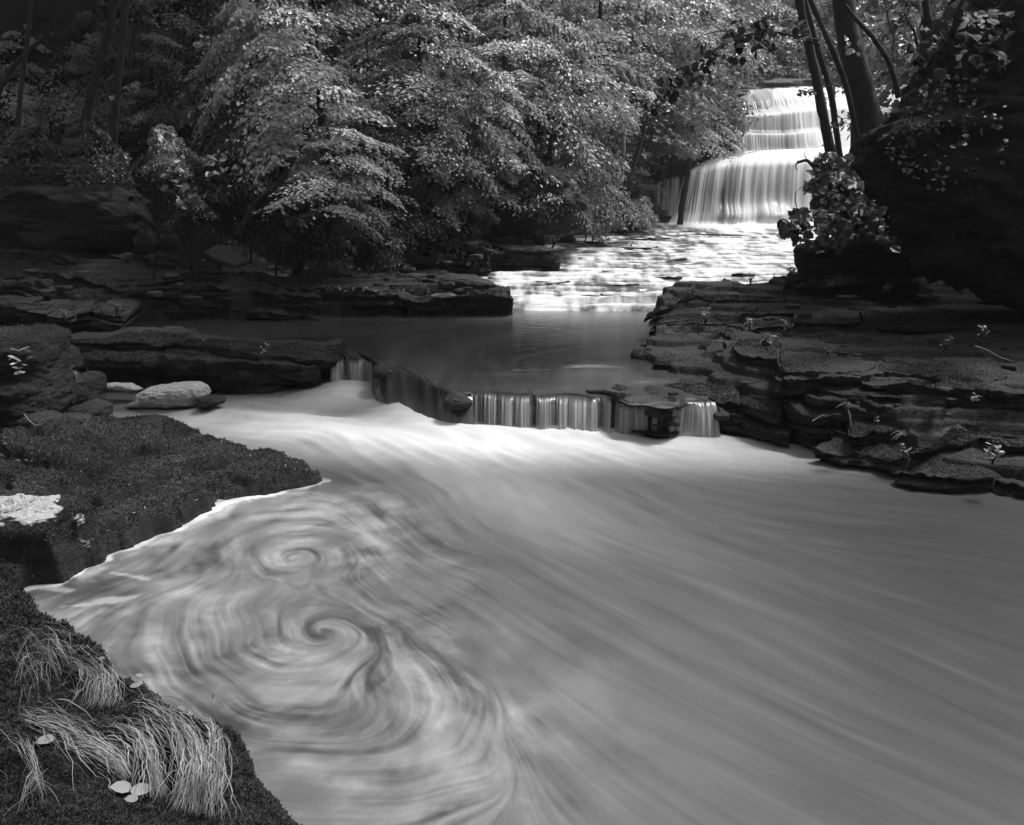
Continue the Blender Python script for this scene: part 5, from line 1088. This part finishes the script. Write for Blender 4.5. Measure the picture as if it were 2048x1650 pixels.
grass('thin straw runner crossing to the swirling pool side', [(210,1420),(250,1430),(300,1450),(330,1460)], 14, 3, 6, 3.5, 8, .03)
grass('sparse straws rising above the bundle at the left', [(30,1380),(60,1350),(90,1340),(120,1370)], 26, 10, 20, 3.4, 9, .05)
def round_leaf(label, px_, py_, sz, seed, two=False, zf=fg_z):
    rs = np.random.RandomState(seed); P = hit(np.array([px_]), np.array([py_]), zf)[0]
    C = np.array([[0, 0, .035], [.0, 0, .03]])[:2 if two else 1]; C = C+rs.normal(0, .006, C.shape)
    if two: C[0, 0] -= pxm(sz*.55, 2.5); C[1, 0] += pxm(sz*.6, 2.5)
    D = np.array([[-1, -.2, .3], [1, .1, .3]])[:len(C)] + rs.normal(0, .2, (len(C), 3)); Nn = np.tile([0, -.6, 1.0], (len(C), 1))
    root = thing('seedling', label, 'seedling', loc=tuple(P))
    s = pxm(sz, 2.5)
    for c_, d_, n_ in zip(C, D, Nn):
        V, f = broad_leaves(c_[None], d_[None], n_[None], np.array([s]), np.array([s*.6])); link('leaf', mesh('leaf', V, f, M['dry'], smooth=True), root)
    V, f = tube([[0, 0, -.02], [0, 0, .022]], [.002, .0015], 5, sub=2); link('stem', mesh('stem', V, f, M['moss']), root)
round_leaf('large two leaved seedling at the bottom of the near bank', 262, 1590, 42, 1, True)
round_leaf('single oval leaf standing among straws at the left', 93, 1492, 36, 2)
round_leaf('round leaf near the top edge of the near bank', 200, 1332, 15, 3)
round_leaf('pale leaf by the water edge below the straws', 270, 1385, 24, 4)
round_leaf('two small leaves at the bank edge beside the pool', 288, 1372, 18, 5, True)
round_leaf('round bud like leaf in front of the largest grass bundle', 371, 1542, 16, 6)
round_leaf('pale leaf low on the right of the near bank', 557, 1575, 14, 7)
round_leaf('leaf pair behind the grass nearest the water', 375, 1432, 26, 8, True)
round_leaf('pale leaf at the very bottom under the large seedling', 265, 1612, 26, 9)
sprig('small leafy shoot leaning out over the pool from the near bank', 492, 1520, 2.75, 46, 4, 'leafmid', 310, wide=1.1, leafpx=16)
sprig('short star shaped weed in the middle of the near bank', 180, 1570, 2.5, 34, 5, 'leafmid', 311, wide=1.0, leafpx=15)
V, f = tube(atd([424, 422, 425, 426], [1430, 1410, 1400, 1390], 3.0), [.003, .002], 5); link('twig', mesh('twig', V, f, M['bark']), label='short dark twig standing up from the edge of the near bank', category='twig')
for lab, pts, d, w in [('pale curved stem under the mossy boulder at the left', [(48,828),(58,842),(72,851),(86,848)], 5.6, 3.5), ('pale root hanging over the undercut ledge', [(1690,805),(1700,830),(1702,860),(1702,895)], 6.45, 3.5), ('light root running down the hump backed ledge', [(1555,700),(1556,725),(1563,745)], 7.3, 3.5), ('thin dead branch in the shade at the right edge', [(1950,692),(1975,700),(2000,715),(2025,722)], 7.2, 2.5), ('fallen dry leaf stem lying on the lower right ledge', [(1625,842),(1640,833),(1650,828)], 6.4, 3)]:
    P = atd([p[0] for p in pts], [p[1] for p in pts], d); V, f = tube(P, [pxm(w, d)/2, pxm(w, d)/4], 5); link('root', mesh('root', V, f, M['barkpale']), label=lab, category='root')
def dead_tuft(label, px_, py_, d, n, r, seed):
    rs = np.random.RandomState(seed); pr = []
    B = atd(px_, py_, d)
    for k in range(n):
        a = rs.uniform(-.2, math.pi+.2); L_ = pxm(r, d)*rs.uniform(.5, 1.1); tip = np.array([math.cos(a)*L_, -abs(rs.normal(0, .3))*L_, math.sin(a)*L_*.45]); pr.append(tube([np.zeros(3), tip*.5+np.array([0, 0, L_*.25]), tip+np.array([0, 0, -.1*L_])], [pxm(1.1, d), pxm(.5, d)], 4, sub=2))
    V, f = join(pr); o = link('dead_grass_tuft', mesh('dead_grass_tuft', V, f, M['dry']), label=label, category='grass clump'); o.location = tuple(B)
dead_tuft('pale dead grass tuft on the shaggy moss ledge', 1812, 872, 6.0, 26, 36, 1)
dead_tuft('second paler grass tuft further right on the shaggy ledge', 1905, 862, 6.1, 22, 34, 2)
dead_tuft('tuft of dead grass over the pale root', 1690, 812, 6.4, 16, 22, 3)
# moss fuzz: tiny blades over the near bank and the broad ledge
def fuzz(name, label, zf, poly, n, px0, px1, py0, py1, size, mk, seed, smin=.02, up=1.0):
    rs = np.random.RandomState(seed); a = rs.uniform(px0, px1, n); b = rs.uniform(py0, py1, n); P = hit(a, b, zf)
    s = sdist(poly, P[:, 0], P[:, 1]); ok = (s > smin-.08) & (P[:, 2] > .02); P = P[ok]; n = len(P)
    P[:, 2] = zf(P[:, 0], P[:, 1])
    D = np.stack([rs.normal(0, .6, n), rs.normal(-.1, .6, n), np.full(n, up)], -1); Nn = rs.normal(0, 1, (n, 3)); ln = size*rs.uniform(.5, 1.3, n)*np.clip(P[:, 1]/2.6, .8, 3)
    D /= np.linalg.norm(D, axis=1)[:, None]
    V, f = leaves(P+D*ln[:, None]*.4, D, Nn, ln, ln*.35); link(name, mesh(name, V, f, M[mk], smooth=False), kind='stuff', label=label, category='moss')
fuzz('moss', 'thick fuzzy moss covering the near bank', fg_z, FG, 90000, -20, 700, 1160, 1700, .014, 'moss', 1)
fuzz('moss', 'short moss and crumbs on the broad flat ledge', l2_z, L2, 60000, -20, 660, 830, 1180, .008, 'moss', 2)
fuzz('leaf_litter', 'scattered pale crumbs and leaf bits on the broad flat ledge', l2_z, L2, 1800, -20, 640, 860, 1120, .012, 'litter', 3, .1, up=.2)
fuzz('leaf_litter', 'scattered pale bits in the moss of the near bank', fg_z, FG, 900, -20, 600, 1250, 1660, .010, 'litter', 4, .1, up=.2)
# leaf litter on the leaf strewn slab and the shore of the wood
rs = np.random.RandomState(31); n = 900
a = rs.uniform(620, 1000, n); b = rs.uniform(546, 584, n); b = np.where(b < 546+(a-620)*.07, b+12, b)
P = atz(a, b, .86-.0006*(a-640)); D = rs.normal(0, 1, (n, 3)); D[:, 2] *= .2; Nn = rs.normal(0, .3, (n, 3))+np.array([0, 0, 1]); ln = rs.uniform(.03, .07, n)
V, f = leaves(P+np.array([0, 0, .01]), D, Nn, ln, ln*.6); link('leaf_litter', mesh('leaf_litter', V, f, M['litter'], smooth=False), kind='stuff', label='fallen leaves strewn on the flat slab', category='fallen leaves')
n = 6000; y = rs.uniform(13.6, 24, n); x = np.interp(y, YB, XL)-rs.uniform(0.2, 8, n); P = np.stack([x, y, ground_z(x, y)+.02], -1); D = rs.normal(0, 1, (n, 3)); D[:, 2] *= .3; Nn = rs.normal(0, .5, (n, 3))+np.array([.3, -.3, 1]); ln = rs.uniform(.04, .09, n)
V, f = leaves(P, D, Nn, ln, ln*.6); link('leaf_litter', mesh('leaf_litter', V, f, M['litter'], smooth=False), kind='stuff', label='fallen leaves under the wood on the left slope', category='fallen leaves')

# moss tufts and crumbs along the tops and edges of the ledges
rs = np.random.RandomState(66); ptsA = []
for Vt, q_, bk in TOPS:
    n_, m_ = Vt.shape[:2]
    if m_ == 1: k = min(len(Vt), 14000); ptsA.append(Vt[rs.randint(0, len(Vt), k), 0]+rs.normal(0, .01, (k, 3))); continue
    dm = Vt[..., 1].mean(); Ln = np.linalg.norm(np.diff(Vt[:, -2, :2], axis=0), axis=1).sum(); vis = min(bk*.8, .8)
    k = int(min(9000, Ln*vis*(F/dm)**2*.15)); o_ = rs.rand(k)**1.3*vis; u_ = rs.rand(k)*(n_-1.001)
    bo = bk*q_; j = np.clip(np.searchsorted(bo, o_)-1, 0, len(bo)-2); fr = (o_-bo[j])/(bo[j+1]-bo[j]); j0 = len(bo)-1-j; i0 = u_.astype(int); fu = (u_-i0)[:, None]; fr = fr[:, None]
    a_ = Vt[i0, j0]*(1-fu)+Vt[i0+1, j0]*fu; b_ = Vt[i0, j0-1]*(1-fu)+Vt[i0+1, j0-1]*fu; ptsA.append(a_*(1-fr)+b_*fr)
A_ = np.vstack(ptsA); w = fbm(A_*1.6, 3)+rs.normal(0, .22, len(A_)) > -.08; A_ = A_[w]; n = len(A_); print('tufts', n)
D = np.stack([rs.normal(0, .7, n), rs.normal(-.1, .7, n), np.full(n, .8)], -1); D /= np.linalg.norm(D, axis=1)[:, None]; ln = A_[:, 1]/F*rs.uniform(1.6, 5, n)
V, f = leaves(A_+D*ln[:, None]*.3, D, rs.normal(0, 1, (n, 3)), ln, ln*.4); link('moss', mesh('moss', V, f, M['moss'], smooth=False), kind='stuff', label='shaggy moss along the ledges of both banks', category='moss')
print('TRIS', sum(sum(len(p.vertices)-2 for p in m.polygons) if len(m.polygons) < 500 else len(m.polygons)*2 for m in bpy.data.meshes))

bm = bmesh.new(); bmesh.ops.create_cube(bm, size=1)
for v in bm.verts: v.co = Vector((5+v.co.x*150, 27+v.co.y*150, 18+v.co.z*50))
me = bpy.data.meshes.new('haze'); bm.to_mesh(me); bm.free()
hm = bpy.data.materials.new('pale_air'); hm.use_nodes = True; hn = hm.node_tree; hn.nodes.clear(); ho = hn.nodes.new('ShaderNodeOutputMaterial'); hv = hn.nodes.new('ShaderNodeVolumePrincipled')
hv.inputs['Color'].default_value = (.9, .9, .9, 1); hv.inputs['Density'].default_value = HAZE; hn.links.new(hv.outputs[0], ho.inputs['Volume']); me.materials.append(hm)
link('haze', me, kind='stuff')
